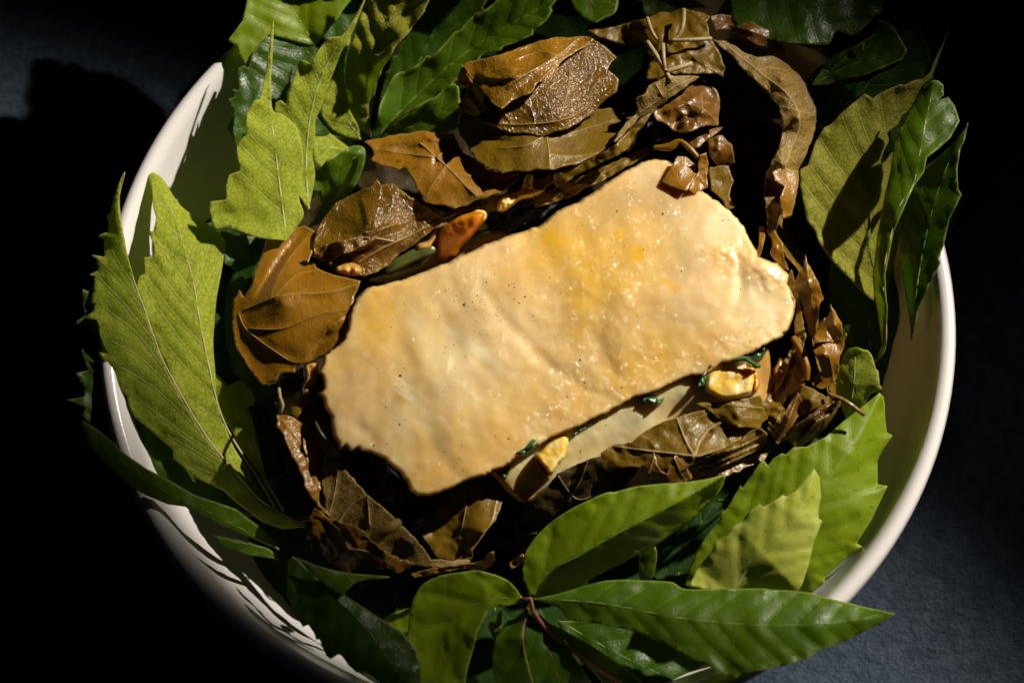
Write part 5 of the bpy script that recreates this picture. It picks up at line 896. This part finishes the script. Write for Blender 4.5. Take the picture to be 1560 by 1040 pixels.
grooves = [([(590, 455), (615, 530), (640, 590), (665, 650)], 14, -1.5), ([(655, 440), (690, 510), (700, 560), (660, 590)], 10, -.8), ([(625, 600), (680, 570), (720, 540)], 12, .9), ([(700, 420), (740, 480), (750, 520)], 12, .9), ([(650, 640), (670, 690), (690, 720)], 14, -1.6), ([(735, 440), (800, 520), (870, 580), (940, 610)], 8, -1.0), ([(900, 500), (930, 560), (965, 600)], 9, -1.2), ([(950, 300), (1040, 400), (1080, 500)], 18, -.8), ([(1120, 380), (1130, 430), (1115, 480)], 7, -1.6), ([(1150, 400), (1185, 415)], 12, 2.2), ([(620, 520), (640, 545), (650, 580)], 16, 1.0), ([(840, 340), (880, 420), (900, 480)], 16, .9), ([(1040, 320), (1080, 400)], 22, .8), ([(530, 640), (560, 660), (580, 690)], 9, -1.2)]
grooves = [(catmull(g, 5), a, b) for g, a, b in grooves]
def ell(V, cx, cy, rx, ry, th=0):
    c, s = math.cos(R(th)), math.sin(R(th)); x = (V[:, 0] - cx) * c + (V[:, 1] - cy) * s; y = -(V[:, 0] - cx) * s + (V[:, 1] - cy) * c
    return np.exp(-(x / rx) ** 2 - (y / ry) ** 2)
def wetmap(V2):
    return ell(V2, 910, 570, 60, 90, 35) + ell(V2, 920, 430, 50, 70) + ell(V2, 1160, 410, 50, 30, 35) * 1.3 + ell(V2, 1050, 550, 120, 18, -25) + ell(V2, 830, 650, 50, 30, -25) + ell(V2, 1130, 520, 60, 20, -20) + .5 * ell(V2, 700, 440, 60, 40)
def fz(V2, md, *_):
    z = ftop(V2) + .7 * fbm(V2, 110, 2, 4) + .3 * fbm(V2, 40, 2, 6)
    lump = ell(V2, 1165, 415, 42, 22, 35) + ell(V2, 1105, 385, 26, 20)
    z += 1.3 * lump + .45 * fbm(V2, 13, 2, 5) * np.clip(lump + .25 * ell(V2, 940, 560, 70, 40, -30), 0, 1)
    for g, wd, h in grooves:
        d, _, t = dist_poly(V2, g); z += .38 * h * np.exp(-(d / (wd * 1.25)) ** 2) * np.sin(np.clip(t, .03, .97) * math.pi) ** .5
    z += .12 * fbm(V2, 16, 2, 15) * np.clip(wetmap(V2), 0, 1)
    rnd = 7.; t = np.clip(1 - md / rnd, 0, 1)
    drop = np.where(below(V2), 1.0, 2.0) * (1 - np.sqrt(np.maximum(0, 1 - t ** 2))) + np.where(below(V2), .5, 13) * smoothstep(-md, -1.6, 0) 
    z -= drop + .3 * fbm(V2, 22, 2, 8) * np.exp(-md / 10)
    return z
fish = build_sheet('fish_fillet', fo, fz, (), None, 2.6, M['fish'], 0, None, 77, uvoff=0)
tag(fish, 'thick white fish fillet coated in pale yellow cream sauce, lying in the opened leaf parcel', 'fish')
me = fish.data; n = len(me.vertices); co = np.zeros(n * 3); me.vertices.foreach_get('co', co); co = co.reshape(-1, 3) + ORG['fish_fillet']
d = co - CAM; zc_ = d @ FW; V2 = np.stack([780 + (d @ RT) / zc_ * FPX, 520 - (d @ UP) / zc_ * FPX], 1)
yl = ell(V2, 575, 480, 35, 60, 10) + .9 * ell(V2, 850, 370, 60, 35, -20) + .8 * ell(V2, 940, 420, 100, 60, -20) + ell(V2, 1000, 540, 90, 40, -25) * .8 + .6 * ell(V2, 640, 530, 40, 60) + .5 * ell(V2, 700, 650, 120, 50, -20) + .6 * ell(V2, 880, 480, 30, 60)
gr = ell(V2, 960, 300, 70, 30, -25) * .9 + ell(V2, 1050, 390, 25, 50) * .8 + ell(V2, 1060, 480, 40, 40) + ell(V2, 860, 560, 50, 30) * .7 + ell(V2, 690, 500, 40, 25) * .6 + ell(V2, 530, 600, 40, 60) * .5 + ell(V2, 1020, 300, 30, 30) + ell(V2, 665, 660, 12, 50, -25) * .9 + ell(V2, 622, 570, 10, 50, -25)
wt = ell(V2, 1155, 460, 45, 60) + ell(V2, 1100, 340, 30, 30) + ell(V2, 690, 545, 55, 35, -30) * .8 + ell(V2, 640, 500, 28, 50, -25) * .7 + ell(V2, 620, 650, 30, 30) * .5 + ell(V2, 720, 610, 60, 40) * .5 + ell(V2, 900, 250, 30, 20)
we = wetmap(V2)
flk = np.clip(ell(V2, 700, 545, 130, 75, -25) + .5 * ell(V2, 620, 640, 80, 60) + .5 * ell(V2, 900, 590, 80, 50) + .4 * ell(V2, 1160, 460, 50, 70), 0, 1)
zs = np.zeros(len(V2))
for ol in ([(822, 374), (828, 358), (836, 347), (846, 345), (852, 356), (862, 366), (856, 377), (842, 372), (834, 376)], [(960, 392), (964, 378), (972, 373), (982, 377), (985, 386), (978, 394), (970, 399)],
           [(1008, 426), (1016, 425), (1030, 435), (1041, 444), (1038, 451), (1022, 440)], [(1042, 442), (1050, 432), (1058, 422), (1062, 425), (1056, 438), (1048, 446)], [(1048, 450), (1056, 452), (1064, 462), (1060, 468), (1052, 460)],
           [(938, 352), (946, 350), (950, 362), (944, 370), (938, 362)], [(598, 604), (606, 600), (612, 604), (606, 609)]):
    oa = np.array(ol, float); dz_ = dist_poly(V2, oa, True)[0]; zs = np.maximum(zs, np.where(inside(V2, oa), .75 + dz_ / 6, np.clip(.75 - dz_ / 4.5, 0, 1)))
for k_, a_ in (('zest', zs), ('flake', flk), ('yl', yl), ('grey', gr), ('white', wt), ('wet', we)):
    at = me.attributes.new(k_, 'FLOAT', 'POINT'); at.data.foreach_set('value', np.clip(a_, 0, 1).astype(np.float32))
def on_fish(p):
    P_ = np.array([p], float); md_ = dist_poly(P_, fo, True)[0]; return PW(P_, fz(P_, md_))[0]
# lumps, pepper and herb flecks
bm = bmesh.new(); rs = np.random.RandomState(3); spots = []
known = [(741, 430, 2.), (727, 450, 1.6), (707, 464, 2.6), (791, 462, 2), (757, 470, 1.3), (775, 447, 1.2), (610, 572, 2.6), (588, 620, 1.8), (609, 646, 2.2), (940, 322, 2.2), (1010, 326, 2.2), (1038, 413, 1.6), (884, 548, 2.6), (891, 582, 1.6), (892, 591, 1.5), (947, 590, 1.8), (864, 604, 1.5), (923, 648, 1.6), (784, 438, 1.6), (800, 452, 1.8), (783, 455, 1.2), (596, 498, 1.2), (704, 678, 1.3), (677, 688, 1.2), (774, 668, 1.8), (776, 668, 1.2), (700, 698, 1.2), (692, 713, 1.5), (706, 716, 1.2), (1016, 322, 1), (1110, 335, 1.6), (832, 350, 1.4), (980, 380, 1.4), (1128, 440, 1.4), (1152, 530, 1.6), (1143, 520, 1.2), (589, 676, 1.4), (855, 638, 1.3), (755, 664, 1.2)]
for x, y, r in known: spots.append((x, y, r * .8))
FOa = np.array(FO, float)
while len(spots) < 230:
    p = rs.uniform((500, 250), (1200, 750)) if rs.rand() < .6 else rs.normal((745, 470), (70, 45))
    if inside(p[None], FOa)[0] and dist_poly(p[None], FOa, True)[0][0] > 14: spots.append((p[0], p[1], rs.uniform(.4, .95)))
for x, y, r in spots:
    c = on_fish((x, y)); r_ = r * .2147 / 1000
    res = bmesh.ops.create_icosphere(bm, subdivisions=1, radius=r_)
    sx = rs.uniform(.7, 1.4)
    for v in res['verts']: v.co = Vector((v.co.x * sx + rs.uniform(-.2, .2) * r_, v.co.y + rs.uniform(-.2, .2) * r_, v.co.z * .6)) + Vector(c) - Vector(ORG['fish_fillet'])
me2 = bpy.data.meshes.new('pepper_specks'); bm.to_mesh(me2); bm.free(); me2.materials.append(M['pepper'])
o = bpy.data.objects.new('pepper_specks', me2); C.objects.link(o); o.parent = fish; o['kind'] = 'stuff'
o = blob('dark_fleck', [(566, 676), (574, 672), (578, 678), (574, 684), (567, 682)], 80, 78, 'rust', None, 'small dark brown fleck on the lower left part of the fish', 'fleck', None, 3, .5, 6, 1.6)
